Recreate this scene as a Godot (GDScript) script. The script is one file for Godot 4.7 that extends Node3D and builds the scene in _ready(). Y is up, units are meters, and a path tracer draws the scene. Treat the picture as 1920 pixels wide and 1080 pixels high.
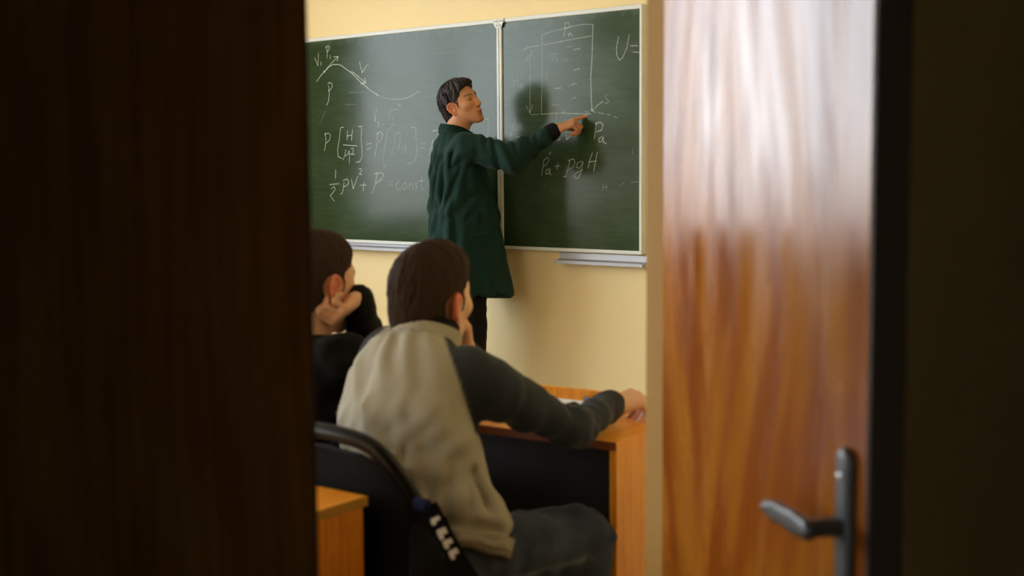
extends Node3D
# A lecture seen from a dark corridor through a half-open double door.
# World: x to the right along the chalkboard wall, y up, z away from the board; the camera stands in the corridor at x = z = 0.

const BOARD_Z := -5.22
const WALL_FRONT_Z := -5.26
const ROOM_X0 := -6.85
const ROOM_X1 := -1.19
const ROOM_Z1 := 5.8
const CEIL := 3.3
const COR_X0 := -1.02
const COR_X1 := 1.35
const HINGE := Vector3(-1.147, 0.0, -1.802)
const LEAF_DIR := Vector3(0.783, 0.0, 0.622)

var M := {}
var used := {}
var none: Callable
var noise_a := FastNoiseLite.new()
var noise_b := FastNoiseLite.new()


func _ready() -> void:
	# --- camera, sky, exposure ---
	var cam := Camera3D.new()
	cam.name = "camera"
	cam.position = Vector3(0, 1.35, 0)
	cam.rotation_degrees = Vector3(-5.24, 39.2, -0.42)
	cam.near = 0.05
	cam.far = 100.0
	var lens := CameraAttributesPhysical.new()
	lens.frustum_focal_length = 53.333
	lens.frustum_focus_distance = 6.3
	lens.exposure_aperture = 4.4
	lens.frustum_near = 0.05
	lens.frustum_far = 100.0
	cam.attributes = lens
	add_child(cam)
	cam.current = true
	var we := WorldEnvironment.new()
	we.name = "world_environment"
	var env := Environment.new()
	var sky_mat := ProceduralSkyMaterial.new()      # bright overcast sky
	sky_mat.sky_top_color = Color(0.86, 0.93, 1.0)
	sky_mat.sky_horizon_color = Color(0.95, 0.98, 1.0)
	sky_mat.sky_curve = 0.2
	sky_mat.ground_horizon_color = Color(0.80, 0.81, 0.82)
	sky_mat.ground_bottom_color = Color(0.72, 0.73, 0.74)
	sky_mat.sky_energy_multiplier = 1.0
	sky_mat.ground_energy_multiplier = 1.0
	var sky := Sky.new()
	sky.sky_material = sky_mat
	env.background_mode = Environment.BG_SKY
	env.sky = sky
	env.background_energy_multiplier = 14.8
	env.tonemap_mode = Environment.TONE_MAPPER_LINEAR
	env.tonemap_exposure = 1.0
	env.sdfgi_enabled = true
	env.ssao_enabled = true
	env.ssil_enabled = true
	we.environment = env
	add_child(we)
	noise_a.seed = 7
	noise_a.frequency = 1.0
	noise_a.fractal_octaves = 2
	noise_b.seed = 19
	noise_b.frequency = 1.0
	noise_b.fractal_octaves = 1
	materials()
	room()
	doors()
	chalkboard()
	student_desks()
	chairs()
	small_things()
	lecturer()
	grey_student()
	dark_student()


# ------------------------------------------------------------------ nodes
func numbered(called: String) -> String:
	var n: int = used.get(called, 0)
	used[called] = n + 1
	return called if n == 0 else "%s_%03d" % [called, n]


func obj(called: String, mesh: Mesh, mat: Material, parent: Node3D = null, at := Transform3D()) -> MeshInstance3D:
	var o := MeshInstance3D.new()
	o.name = called if parent else numbered(called)
	o.mesh = mesh
	o.material_override = mat
	o.transform = at
	o.cast_shadow = GeometryInstance3D.SHADOW_CASTING_SETTING_ON
	if parent:
		parent.add_child(o, true)
	else:
		add_child(o, true)
	return o


func thing(called: String, label: String, category: String, at := Vector3.ZERO, turn := 0.0, group := "") -> Node3D:
	var o := Node3D.new()
	o.name = numbered(called)
	add_child(o)
	o.position = at
	o.rotation.y = turn
	tag(o, label, category, group)
	return o


func tag(o: Node3D, label: String, category: String, group := "") -> Node3D:
	o.set_meta("label", label)
	o.set_meta("category", category)
	if group:
		o.set_meta("group", group)
	return o


func struct(called: String, mesh: Mesh, mat: Material, label := "", category := "") -> MeshInstance3D:
	var o := obj(called, mesh, mat)
	o.set_meta("kind", "structure")
	if label:
		tag(o, label, category)
	return o


# ------------------------------------------------------------------ plain shapes
func st_new() -> SurfaceTool:
	var st := SurfaceTool.new()
	st.begin(Mesh.PRIMITIVE_TRIANGLES)
	return st


func tri(st: SurfaceTool, a: Vector3, b: Vector3, c: Vector3, inside: Vector3) -> void:
	var n := (b - a).cross(c - a)
	if n.length_squared() < 1e-16:
		return
	n = n.normalized()
	var flip := n.dot((a + b + c) / 3.0 - inside) < 0.0
	if flip:
		n = -n
	st.set_normal(n)
	for v in ([a, b, c] if flip else [a, c, b]):
		st.add_vertex(v)


func quad(st: SurfaceTool, a: Vector3, b: Vector3, c: Vector3, d: Vector3, inside: Vector3) -> void:
	tri(st, a, b, c, inside)
	tri(st, a, c, d, inside)


# A box with chamfered edges, centred on the transform.
func box_into(st: SurfaceTool, size: Vector3, at := Transform3D(), bevel := 0.003) -> void:
	var h := size * 0.5
	var b := minf(bevel, minf(h.x, minf(h.y, h.z)) * 0.6)
	var mid := at.origin
	var p := func(sx: float, sy: float, sz: float, ax: int) -> Vector3:
		var v := Vector3(sx * (h.x - (0.0 if ax == 0 else b)), sy * (h.y - (0.0 if ax == 1 else b)), sz * (h.z - (0.0 if ax == 2 else b)))
		return at * v
	for s in [-1.0, 1.0]:
		quad(st, p.call(s, -1, -1, 0), p.call(s, 1, -1, 0), p.call(s, 1, 1, 0), p.call(s, -1, 1, 0), mid)
		quad(st, p.call(-1, s, -1, 1), p.call(1, s, -1, 1), p.call(1, s, 1, 1), p.call(-1, s, 1, 1), mid)
		quad(st, p.call(-1, -1, s, 2), p.call(1, -1, s, 2), p.call(1, 1, s, 2), p.call(-1, 1, s, 2), mid)
		for t in [-1.0, 1.0]:
			quad(st, p.call(s, t, -1, 0), p.call(s, t, 1, 0), p.call(s, t, 1, 1), p.call(s, t, -1, 1), mid)
			quad(st, p.call(s, -1, t, 0), p.call(s, 1, t, 0), p.call(s, 1, t, 2), p.call(s, -1, t, 2), mid)
			quad(st, p.call(-1, s, t, 1), p.call(1, s, t, 1), p.call(1, s, t, 2), p.call(-1, s, t, 2), mid)
			for u in [-1.0, 1.0]:
				tri(st, p.call(s, t, u, 0), p.call(s, t, u, 1), p.call(s, t, u, 2), mid)


func span(st: SurfaceTool, lo: Vector3, hi: Vector3, bevel := 0.003) -> void:
	box_into(st, (hi - lo).abs(), Transform3D(Basis(), (lo + hi) * 0.5), bevel)


func box_mesh(lo: Vector3, hi: Vector3, bevel := 0.003) -> ArrayMesh:
	var st := st_new()
	span(st, lo, hi, bevel)
	return st.commit()


# A round bar swept along points; radii may differ, caps are rounded.
func tube_into(st: SurfaceTool, pts: Array, radii: Array, seg := 12, squash := Vector2.ONE, up := Vector3.UP) -> void:
	var rings := []
	var n := pts.size()
	for i in n:
		var a: Vector3 = pts[maxi(i - 1, 0)]
		var b: Vector3 = pts[mini(i + 1, n - 1)]
		var d := (b - a).normalized()
		var s := d.cross(up)
		if s.length() < 0.05:
			s = d.cross(Vector3(0.3, 0.1, 1.0))
		s = s.normalized()
		var t := s.cross(d).normalized()
		rings.append([pts[i], s, t, radii[i] if radii.size() > 1 else radii[0], d])
	var all := []
	var first: Array = rings[0]
	var last: Array = rings[n - 1]
	for k in [0.05, 0.6, 0.92]:
		all.append([first[0] - first[4] * first[3] * sqrt(1.0 - k * k) * 0.6, first[1], first[2], first[3] * k])
	all.append_array(rings)
	for k in [0.92, 0.6, 0.05]:
		all.append([last[0] + last[4] * last[3] * sqrt(1.0 - k * k) * 0.6, last[1], last[2], last[3] * k])
	st.set_smooth_group(0)
	var ring := func(r: Array, j: int) -> Vector3:
		var an := TAU * j / seg
		return r[0] + (r[1] * cos(an) * squash.x + r[2] * sin(an) * squash.y) * r[3]
	for i in all.size() - 1:
		var r0: Array = all[i]
		var r1: Array = all[i + 1]
		for j in seg:
			var vs := [ring.call(r0, j), ring.call(r1, j), ring.call(r1, j + 1), ring.call(r0, j + 1)]
			var ns := [(vs[0] - r0[0]).normalized(), (vs[1] - r1[0]).normalized(), (vs[2] - r1[0]).normalized(), (vs[3] - r0[0]).normalized()]
			for order in [[0, 1, 2], [0, 2, 3]]:
				var a: Vector3 = vs[order[0]]
				var b: Vector3 = vs[order[1]]
				var c: Vector3 = vs[order[2]]
				var out: Vector3 = ((a + b + c) / 3.0) - (r0[0] + r1[0]) * 0.5
				var o: Array = order if (b - a).cross(c - a).dot(out) < 0.0 else [order[0], order[2], order[1]]
				for q in o:
					st.set_normal(ns[q])
					st.add_vertex(vs[q])


func tube_mesh(pts: Array, radii: Array, seg := 12, squash := Vector2.ONE) -> ArrayMesh:
	var st := st_new()
	tube_into(st, pts, radii, seg, squash)
	return st.commit()


# A profile in the plane of axes a and b, swept straight from p to p + along.
func sweep_into(st: SurfaceTool, outline: PackedVector2Array, p: Vector3, a: Vector3, b: Vector3, along: Vector3) -> void:
	var n := outline.size()
	var mid2 := Vector2.ZERO
	for q in outline:
		mid2 += q / n
	var signed := 0.0
	for i in n:
		signed += outline[i].cross(outline[(i + 1) % n])
	var axis := along.normalized()
	for i in n:
		var q0 := outline[i]
		var q1 := outline[(i + 1) % n]
		var e := (q1 - q0).normalized()
		var o2 := Vector2(e.y, -e.x) * signf(signed)
		var v0 := p + a * q0.x + b * q0.y
		var v1 := p + a * q1.x + b * q1.y
		var c := (v0 + v1) * 0.5 + along * 0.5 - (a * o2.x + b * o2.y) * 0.01
		quad(st, v0, v1, v1 + along, v0 + along, c)
	var cut := Geometry2D.triangulate_polygon(outline)
	for i in range(0, cut.size(), 3):
		var w := []
		for k in 3:
			w.append(p + a * outline[cut[i + k]].x + b * outline[cut[i + k]].y)
		tri(st, w[0], w[1], w[2], w[0] + axis * 0.1)
		tri(st, w[0] + along, w[1] + along, w[2] + along, w[0] + along - axis * 0.1)


# A thin curved sheet with thickness: f(u, v) gives the middle surface.
func sheet_mesh(f: Callable, nu: int, nv: int, thick: float) -> ArrayMesh:
	var pos := []
	var nor := []
	for i in nu + 1:
		for j in nv + 1:
			var u := float(i) / nu
			var v := float(j) / nv
			pos.append(f.call(u, v))
			var e := 0.004
			var du: Vector3 = f.call(minf(u + e, 1.0), v) - f.call(maxf(u - e, 0.0), v)
			var dv: Vector3 = f.call(u, minf(v + e, 1.0)) - f.call(u, maxf(v - e, 0.0))
			nor.append(du.cross(dv).normalized())
	var st := st_new()
	var at := func(i: int, j: int) -> int: return i * (nv + 1) + j
	for side in [1.0, -1.0]:
		for i in nu:
			for j in nv:
				var k := [at.call(i, j), at.call(i + 1, j), at.call(i + 1, j + 1), at.call(i, j + 1)]
				for o in [[0, 1, 2], [0, 2, 3]]:
					var seq: Array = [o[0], o[2], o[1]] if side > 0 else o
					for q in seq:
						st.set_normal(nor[k[q]] * side)
						st.add_vertex(pos[k[q]] + nor[k[q]] * side * thick * 0.5)
	var rim := []
	for i in nu + 1:
		rim.append(at.call(i, 0))
	for j in range(1, nv + 1):
		rim.append(at.call(nu, j))
	for i in range(nu - 1, -1, -1):
		rim.append(at.call(i, nv))
	for j in range(nv - 1, 0, -1):
		rim.append(at.call(0, j))
	var mid: Vector3 = f.call(0.5, 0.5)
	for i in rim.size():
		var a: int = rim[i]
		var b: int = rim[(i + 1) % rim.size()]
		quad(st, pos[a] + nor[a] * thick * 0.5, pos[b] + nor[b] * thick * 0.5, pos[b] - nor[b] * thick * 0.5, pos[a] - nor[a] * thick * 0.5, mid)
	return st.commit()


# ------------------------------------------------------------------ soft bodies: a blended distance field and its surface net
class Blob:
	var kind := PackedInt32Array()          # 0 tapered capsule, 1 ellipsoid, 2 loft of ellipses along y
	var a := PackedVector3Array()
	var b := PackedVector3Array()
	var ra := PackedFloat32Array()
	var rb := PackedFloat32Array()
	var k := PackedFloat32Array()
	var cut := PackedByteArray()
	var inv: Array[Transform3D] = []
	var levels := []
	var lo := Vector3(1e9, 1e9, 1e9)
	var hi := Vector3(-1e9, -1e9, -1e9)
	var live := PackedInt32Array()
	var shift: Callable                 # p, d -> d: folds, seams, hairlines
	var slack := 0.006

	func grow(p: Vector3, r: float) -> void:
		lo = lo.min(p - Vector3.ONE * r)
		hi = hi.max(p + Vector3.ONE * r)

	func put(kd: int, pa: Vector3, pb: Vector3, r0: float, r1: float, soft: float, is_cut: bool, t: Transform3D, lv: Array) -> void:
		kind.append(kd)
		a.append(pa)
		b.append(pb)
		ra.append(r0)
		rb.append(r1)
		k.append(maxf(soft, 0.0001))
		cut.append(1 if is_cut else 0)
		inv.append(t)
		levels.append(lv)
		live.append(kind.size() - 1)

	func cap(pa: Vector3, pb: Vector3, r0: float, r1: float, soft := 0.01, is_cut := false) -> void:
		put(0, pa, pb, r0, r1, soft, is_cut, Transform3D(), [])
		if not is_cut:
			grow(pa, r0 + 0.01)
			grow(pb, r1 + 0.01)

	func chain(pts: Array, radii: Array, soft := 0.01) -> void:
		for i in pts.size() - 1:
			cap(pts[i], pts[i + 1], radii[i], radii[i + 1], soft)

	func ell(at: Transform3D, r: Vector3, soft := 0.01, is_cut := false) -> void:
		put(1, r, Vector3.ZERO, 0, 0, soft, is_cut, at.affine_inverse(), [])
		if not is_cut:
			grow(at.origin, maxf(r.x, maxf(r.y, r.z)) + 0.01)

	# lv: [y, centre x, centre z, half width, half depth] rising in y
	func loft(at: Transform3D, lv: Array, soft := 0.01, is_cut := false) -> void:
		put(2, Vector3.ZERO, Vector3.ZERO, 0, 0, soft, is_cut, at.affine_inverse(), lv)
		if not is_cut:
			for l in lv:
				grow(at * Vector3(l[1], l[0], l[2]), maxf(l[3], l[4]) + 0.01)

	func one(i: int, p: Vector3) -> float:
		var kd := kind[i]
		if kd == 0:
			var pa := p - a[i]
			var ba := b[i] - a[i]
			var h := clampf(pa.dot(ba) / maxf(ba.length_squared(), 1e-9), 0.0, 1.0)
			return (pa - ba * h).length() - (ra[i] + (rb[i] - ra[i]) * h)
		var q := inv[i] * p
		if kd == 1:
			var r := a[i]
			var e := q / r
			var k0 := e.length()
			var k1 := (e / r).length()
			return k0 * (k0 - 1.0) / maxf(k1, 1e-5) if k0 > 0.02 else -minf(r.x, minf(r.y, r.z))
		var lv: Array = levels[i]
		var n := lv.size()
		var y := q.y
		var s := 0
		while s < n - 2 and y > lv[s + 1][0]:
			s += 1
		var l0: Array = lv[s]
		var l1: Array = lv[s + 1]
		var t := clampf((y - l0[0]) / (l1[0] - l0[0]), 0.0, 1.0)
		t = t * t * (3.0 - 2.0 * t) * 0.5 + t * 0.5
		var wx: float = l0[3] + (l1[3] - l0[3]) * t
		var wz: float = l0[4] + (l1[4] - l0[4]) * t
		var ex: float = (q.x - l0[1] - (l1[1] - l0[1]) * t) / wx
		var ez: float = (q.z - l0[2] - (l1[2] - l0[2]) * t) / wz
		var m0 := sqrt(ex * ex + ez * ez)
		var m1 := sqrt(ex * ex / (wx * wx) + ez * ez / (wz * wz))
		var side := m0 * (m0 - 1.0) / maxf(m1, 1e-5) if m0 > 0.05 else -minf(wx, wz)
		var cap_d := maxf(lv[0][0] - y, y - lv[n - 1][0])
		return maxf(side, cap_d) if side < 0.0 or cap_d < 0.0 else sqrt(side * side + cap_d * cap_d)

	func at(p: Vector3) -> float:
		var d := 1e3
		for i in live:
			var e := one(i, p)
			var kk := k[i]
			if cut[i]:
				e = -e
				var h := maxf(kk - absf(d - e), 0.0) / kk
				d = maxf(d, e) + h * h * kk * 0.25
			else:
				var h := maxf(kk - absf(d - e), 0.0) / kk
				d = minf(d, e) - h * h * kk * 0.25
		return shift.call(p, d) if shift.is_valid() else d

	# keep only what matters within r of c; false when no surface passes there
	func near(c: Vector3, r: float) -> bool:
		live.clear()
		var ds := PackedFloat32Array()
		ds.resize(kind.size())
		var least := 1e9
		for i in kind.size():
			ds[i] = one(i, c)
			if not cut[i]:
				least = minf(least, ds[i])
		if least > r + slack + 0.02:
			return false
		for i in kind.size():
			if cut[i]:
				if ds[i] < r + k[i] + slack:
					live.append(i)
			elif ds[i] < least + 2.0 * r + k[i] + slack:
				live.append(i)
		return absf(at(c)) < r * 1.15 + slack


class Net:
	var v := PackedVector3Array()
	var n := PackedVector3Array()
	var col := PackedColorArray()
	var idx := PackedInt32Array()

	func add(f: Blob, c: float, tint: Callable, base := Vector3.ZERO) -> void:
		var lo := f.lo - Vector3.ONE * c * 2.0
		var size := f.hi + Vector3.ONE * c * 2.0 - lo
		const B := 4
		var bx := int(ceil(size.x / (c * B)))
		var by := int(ceil(size.y / (c * B)))
		var bz := int(ceil(size.z / (c * B)))
		var nx := bx * B + 1
		var ny := by * B + 1
		var nz := bz * B + 1
		var val := PackedFloat32Array()
		val.resize(nx * ny * nz)
		val.fill(1e9)
		var ids := PackedInt32Array()
		ids.resize(nx * ny * nz)
		ids.fill(-1)
		var r := B * c * 0.8661
		var cells := PackedInt32Array()
		var start := v.size()
		var sx := 1
		var sy := nx
		var sz := nx * ny
		var corner := [0, sx, sy, sx + sy, sz, sx + sz, sy + sz, sx + sy + sz]
		var edges := [[0, 1], [2, 3], [4, 5], [6, 7], [0, 2], [1, 3], [4, 6], [5, 7], [0, 4], [1, 5], [2, 6], [3, 7]]
		var off := [Vector3(0, 0, 0), Vector3(1, 0, 0), Vector3(0, 1, 0), Vector3(1, 1, 0), Vector3(0, 0, 1), Vector3(1, 0, 1), Vector3(0, 1, 1), Vector3(1, 1, 1)]
		for Z in bz:
			for Y in by:
				for X in bx:
					var org := Vector3(X * B, Y * B, Z * B)
					if not f.near(lo + (org + Vector3.ONE * B * 0.5) * c, r):
						continue
					for z in B + 1:
						for y in B + 1:
							for x in B + 1:
								var q := (X * B + x) + (Y * B + y) * sy + (Z * B + z) * sz
								if val[q] > 1e8:
									val[q] = f.at(lo + (org + Vector3(x, y, z)) * c)
					for z in B:
						for y in B:
							for x in B:
								var q := (X * B + x) + (Y * B + y) * sy + (Z * B + z) * sz
								var inside := 0
								for o in corner:
									if val[q + o] < 0.0:
										inside += 1
								if inside == 0 or inside == 8:
									continue
								var sum := Vector3.ZERO
								var cnt := 0
								for e in edges:
									var d0 := val[q + corner[e[0]]]
									var d1 := val[q + corner[e[1]]]
									if (d0 < 0.0) != (d1 < 0.0):
										sum += off[e[0]].lerp(off[e[1]], d0 / (d0 - d1))
										cnt += 1
								var p := lo + (org + Vector3(x, y, z) + sum / cnt) * c
								ids[q] = v.size()
								cells.append(q)
								v.append(p - base)
								n.append(Vector3.ZERO)
								col.append(tint.call(p) if tint.is_valid() else Color.WHITE)
		for q in cells:
			for ax in 3:
				var s: int = [sx, sy, sz][ax]
				var d0 := val[q]
				var d1 := val[q + s]
				if (d0 < 0.0) == (d1 < 0.0):
					continue
				var t: int = [sy, sz, sx][ax]
				var u: int = [sz, sx, sy][ax]
				if q - t - u < 0:
					continue
				var i0 := ids[q]
				var i1 := ids[q - t]
				var i2 := ids[q - t - u]
				var i3 := ids[q - u]
				if i1 < 0 or i2 < 0 or i3 < 0:
					continue
				var face := (v[i1] - v[i0]).cross(v[i2] - v[i0]) + (v[i2] - v[i0]).cross(v[i3] - v[i0])
				var outward: Vector3 = [Vector3.RIGHT, Vector3.UP, Vector3.BACK][ax] * (1.0 if d0 < 0.0 else -1.0)
				if face.dot(outward) < 0.0:
					face = -face
					idx.append_array([i0, i1, i2, i0, i2, i3])
				else:
					idx.append_array([i0, i2, i1, i0, i3, i2])
				n[i0] += face
				n[i1] += face
				n[i2] += face
				n[i3] += face
		for i in range(start, v.size()):
			n[i] = n[i].normalized()

	func mesh() -> ArrayMesh:
		var arr := []
		arr.resize(Mesh.ARRAY_MAX)
		arr[Mesh.ARRAY_VERTEX] = v
		arr[Mesh.ARRAY_NORMAL] = n
		arr[Mesh.ARRAY_COLOR] = col
		arr[Mesh.ARRAY_INDEX] = idx
		var m := ArrayMesh.new()
		m.add_surface_from_arrays(Mesh.PRIMITIVE_TRIANGLES, arr)
		return m


func net_mesh(f: Blob, c: float, tint: Callable = none, base := Vector3.ZERO) -> ArrayMesh:
	var n := Net.new()
	n.add(f, c, tint, base)
	return n.mesh()


# ------------------------------------------------------------------ materials
func mat(color: Color, rough := 0.7, metal := 0.0, spec := 0.5) -> StandardMaterial3D:
	var m := StandardMaterial3D.new()
	m.albedo_color = color
	m.roughness = rough
	m.metallic = metal
	m.metallic_specular = spec
	return m


func noise_bytes(w: int, h: int, sx: float, sy: float, sd: int, oct := 3) -> PackedByteArray:
	var f := FastNoiseLite.new()
	f.seed = sd
	f.frequency = 1.0
	f.fractal_octaves = oct
	var out := PackedByteArray()
	out.resize(w * h)
	for y in h:
		for x in w:
			# wraps round so that the repeat does not show
			var u := float(x) / w * TAU
			var t := float(y) / h * TAU
			var r := f.get_noise_3d(cos(u) * sx, sin(u) * sx + cos(t) * sy, sin(t) * sy)
			out[y * w + x] = clampi(int((r * 0.85 + 0.5) * 255.0), 0, 255)
	return out


func grey_texture(w: int, h: int, sx: float, sy: float, sd: int, lo: float, hi: float, oct := 3) -> ImageTexture:
	var b := noise_bytes(w, h, sx, sy, sd, oct)
	for i in b.size():
		b[i] = int((lo + (hi - lo) * b[i] / 255.0) * 255.0)
	return ImageTexture.create_from_image(Image.create_from_data(w, h, false, Image.FORMAT_L8, b))


# Wood: vertical grain over broad lighter and darker figures. Colours are the wood's own.
func wood_texture(w: int, h: int, sd: int, dark: Color, mid: Color, light: Color, figure := 0.6, grain := 1.0) -> ImageTexture:
	var fine := noise_bytes(w, h, 9.0, 0.5, sd, 3)
	var broad := noise_bytes(w, h, 1.3, 0.55, sd + 5, 3)
	var out := PackedByteArray()
	out.resize(w * h * 3)
	for i in w * h:
		var a := fine[i] / 255.0
		var b := clampf((broad[i] / 255.0 - 0.5) * 1.8 + 0.5, 0.0, 1.0)
		var ring := 0.5 + 0.5 * sin(b * 26.0 + a * 3.0)
		var c := mid.lerp(light, b * figure).lerp(dark, clampf(((a - 0.35) * 1.1 + ring * 0.22 * figure) * grain + (0.5 - b) * (1.0 - grain), 0.0, 1.0) * 0.75)
		out[i * 3] = int(c.r * 255.0)
		out[i * 3 + 1] = int(c.g * 255.0)
		out[i * 3 + 2] = int(c.b * 255.0)
	return ImageTexture.create_from_image(Image.create_from_data(w, h, false, Image.FORMAT_RGB8, out))


func triplanar(m: StandardMaterial3D, scale: Vector3) -> StandardMaterial3D:
	m.uv1_triplanar = true
	m.uv1_scale = scale
	m.uv1_triplanar_sharpness = 8.0
	return m


func relief(m: StandardMaterial3D, t: Texture2D, depth_cm: float) -> StandardMaterial3D:
	m.heightmap_enabled = true
	m.heightmap_texture = t
	m.heightmap_scale = depth_cm
	return m


func cloth(color: Color, sheen := 0.25) -> StandardMaterial3D:
	var m := mat(color, 0.88, 0.0, 0.35)
	if sheen > 0.0:
		m.rim_enabled = true
		m.rim = sheen
		m.rim_tint = 0.6
	return m


func tinted(m: StandardMaterial3D) -> StandardMaterial3D:
	m.vertex_color_use_as_albedo = true
	return m


func materials() -> void:
	var paint := grey_texture(256, 256, 2.2, 2.2, 31, 0.35, 0.65, 4)
	M.wall = relief(triplanar(mat(Color(0.945, 0.855, 0.635), 0.62, 0.0, 0.4), Vector3.ONE * 1.3), paint, 0.12)
	M.ceiling = mat(Color(0.93, 0.92, 0.88), 0.9)
	M.white = mat(Color(0.9, 0.9, 0.88), 0.4)
	var lino := wood_texture(256, 256, 61, Color(0.30, 0.18, 0.09), Color(0.42, 0.27, 0.14), Color(0.48, 0.33, 0.18), 0.4)
	M.floor = triplanar(mat(Color.WHITE, 0.42), Vector3.ONE * 0.8)
	M.floor.albedo_texture = lino
	M.corridor = relief(triplanar(mat(Color(0.70, 0.64, 0.47), 0.7, 0.0, 0.3), Vector3.ONE * 1.3), paint, 0.12)
	M.corridor_floor = mat(Color(0.30, 0.27, 0.24), 0.6)
	M.glass = mat(Color(1, 1, 1, 0.06), 0.02)
	M.glass.transparency = BaseMaterial3D.TRANSPARENCY_ALPHA
	# varnished veneer of the doors
	var veneer := wood_texture(384, 512, 11, Color(0.46, 0.215, 0.035), Color(0.55, 0.285, 0.055), Color(0.62, 0.37, 0.09), 1.0, 0.25)
	M.door = triplanar(mat(Color.WHITE, 1.0, 0.0, 0.31), Vector3(1.1, 0.8, 1.1))
	M.door.albedo_texture = veneer
	M.door.roughness_texture = grey_texture(256, 256, 2.2, 0.6, 17, 0.14, 0.34, 3)
	M.door.roughness_texture_channel = BaseMaterial3D.TEXTURE_CHANNEL_RED
	relief(M.door, grey_texture(256, 256, 1.7, 0.5, 23, 0.2, 0.8, 3), 0.05)
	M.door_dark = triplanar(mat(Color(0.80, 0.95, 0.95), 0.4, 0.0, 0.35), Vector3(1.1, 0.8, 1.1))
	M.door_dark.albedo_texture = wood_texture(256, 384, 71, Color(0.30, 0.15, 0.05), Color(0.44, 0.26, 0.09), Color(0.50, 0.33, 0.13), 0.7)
	M.door_edge = mat(Color(0.20, 0.14, 0.08), 0.6)
	M.frame = mat(Color(0.72, 0.56, 0.30), 0.55)
	M.steel = mat(Color(0.38, 0.385, 0.38), 0.42, 0.85)
	relief(triplanar(M.steel, Vector3.ONE * 9.0), paint, 0.02)
	M.screw = mat(Color(0.75, 0.75, 0.74), 0.3, 0.9)
	# furniture laminate
	var lam := wood_texture(256, 256, 41, Color(0.85, 0.49, 0.09), Color(0.96, 0.62, 0.14), Color(0.99, 0.70, 0.22), 0.3)
	M.laminate = triplanar(mat(Color.WHITE, 0.33), Vector3(1.4, 1.4, 1.4))
	M.laminate.albedo_texture = lam
	M.edge_band = mat(Color(0.78, 0.60, 0.22), 0.45)
	M.edge_dark = mat(Color(0.52, 0.26, 0.09), 0.45)
	M.panel_shaded = mat(Color(0.11, 0.065, 0.035), 0.7)  # under-desk shade put into the panel's colour
	M.aluminium = mat(Color(0.66, 0.66, 0.67), 0.45, 0.4)
	M.plastic_white = mat(Color(0.86, 0.87, 0.85), 0.5)
	M.paper = mat(Color(0.93, 0.94, 0.95), 0.8)
	M.black_plastic = mat(Color(0.022, 0.022, 0.025), 0.30, 0.0, 0.4)
	M.black_fabric = cloth(Color(0.03, 0.03, 0.035), 0.1)
	M.black_metal = mat(Color(0.05, 0.05, 0.055), 0.4, 0.3)
	M.navy = cloth(Color(0.06, 0.08, 0.22), 0.2)
	M.pen = mat(Color(0.06, 0.10, 0.30), 0.3)
	M.skin = tinted(mat(Color.WHITE, 0.5, 0.0, 0.4))
	M.skin.subsurf_scatter_enabled = true
	M.skin.subsurf_scatter_strength = 0.12
	M.eye = tinted(mat(Color.WHITE, 0.15))
	M.hair = mat(Color(0.12, 0.088, 0.062), 0.62, 0.0, 0.4)
	M.hair_short = mat(Color(0.20, 0.145, 0.105), 0.78, 0.0, 0.25)
	var weave := grey_texture(128, 128, 14.0, 14.0, 51, 0.2, 0.8, 2)
	M.coat = relief(triplanar(cloth(Color(0.040, 0.162, 0.132), 0.4), Vector3.ONE * 4.0), weave, 0.05)
	M.coat_lining = cloth(Color(0.03, 0.035, 0.04), 0.1)
	M.trousers = cloth(Color(0.022, 0.022, 0.026), 0.1)
	M.jacket = relief(triplanar(tinted(cloth(Color.WHITE, 0.15)), Vector3.ONE * 5.0), weave, 0.05)
	M.jersey = relief(triplanar(cloth(Color(0.62, 0.60, 0.53), 0.2), Vector3.ONE * 5.0), weave, 0.05)
	M.jeans = relief(triplanar(tinted(cloth(Color.WHITE, 0.15)), Vector3.ONE * 6.0), weave, 0.06)
	M.sweater = relief(triplanar(cloth(Color(0.022, 0.022, 0.024), 0.15), Vector3.ONE * 5.0), weave, 0.06)
	M.cuff = cloth(Color(0.15, 0.155, 0.17), 0.15)
	M.shoe = mat(Color(0.04, 0.035, 0.03), 0.4)
	M.chalk = mat(Color(0.93, 0.93, 0.90), 0.95)


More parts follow.
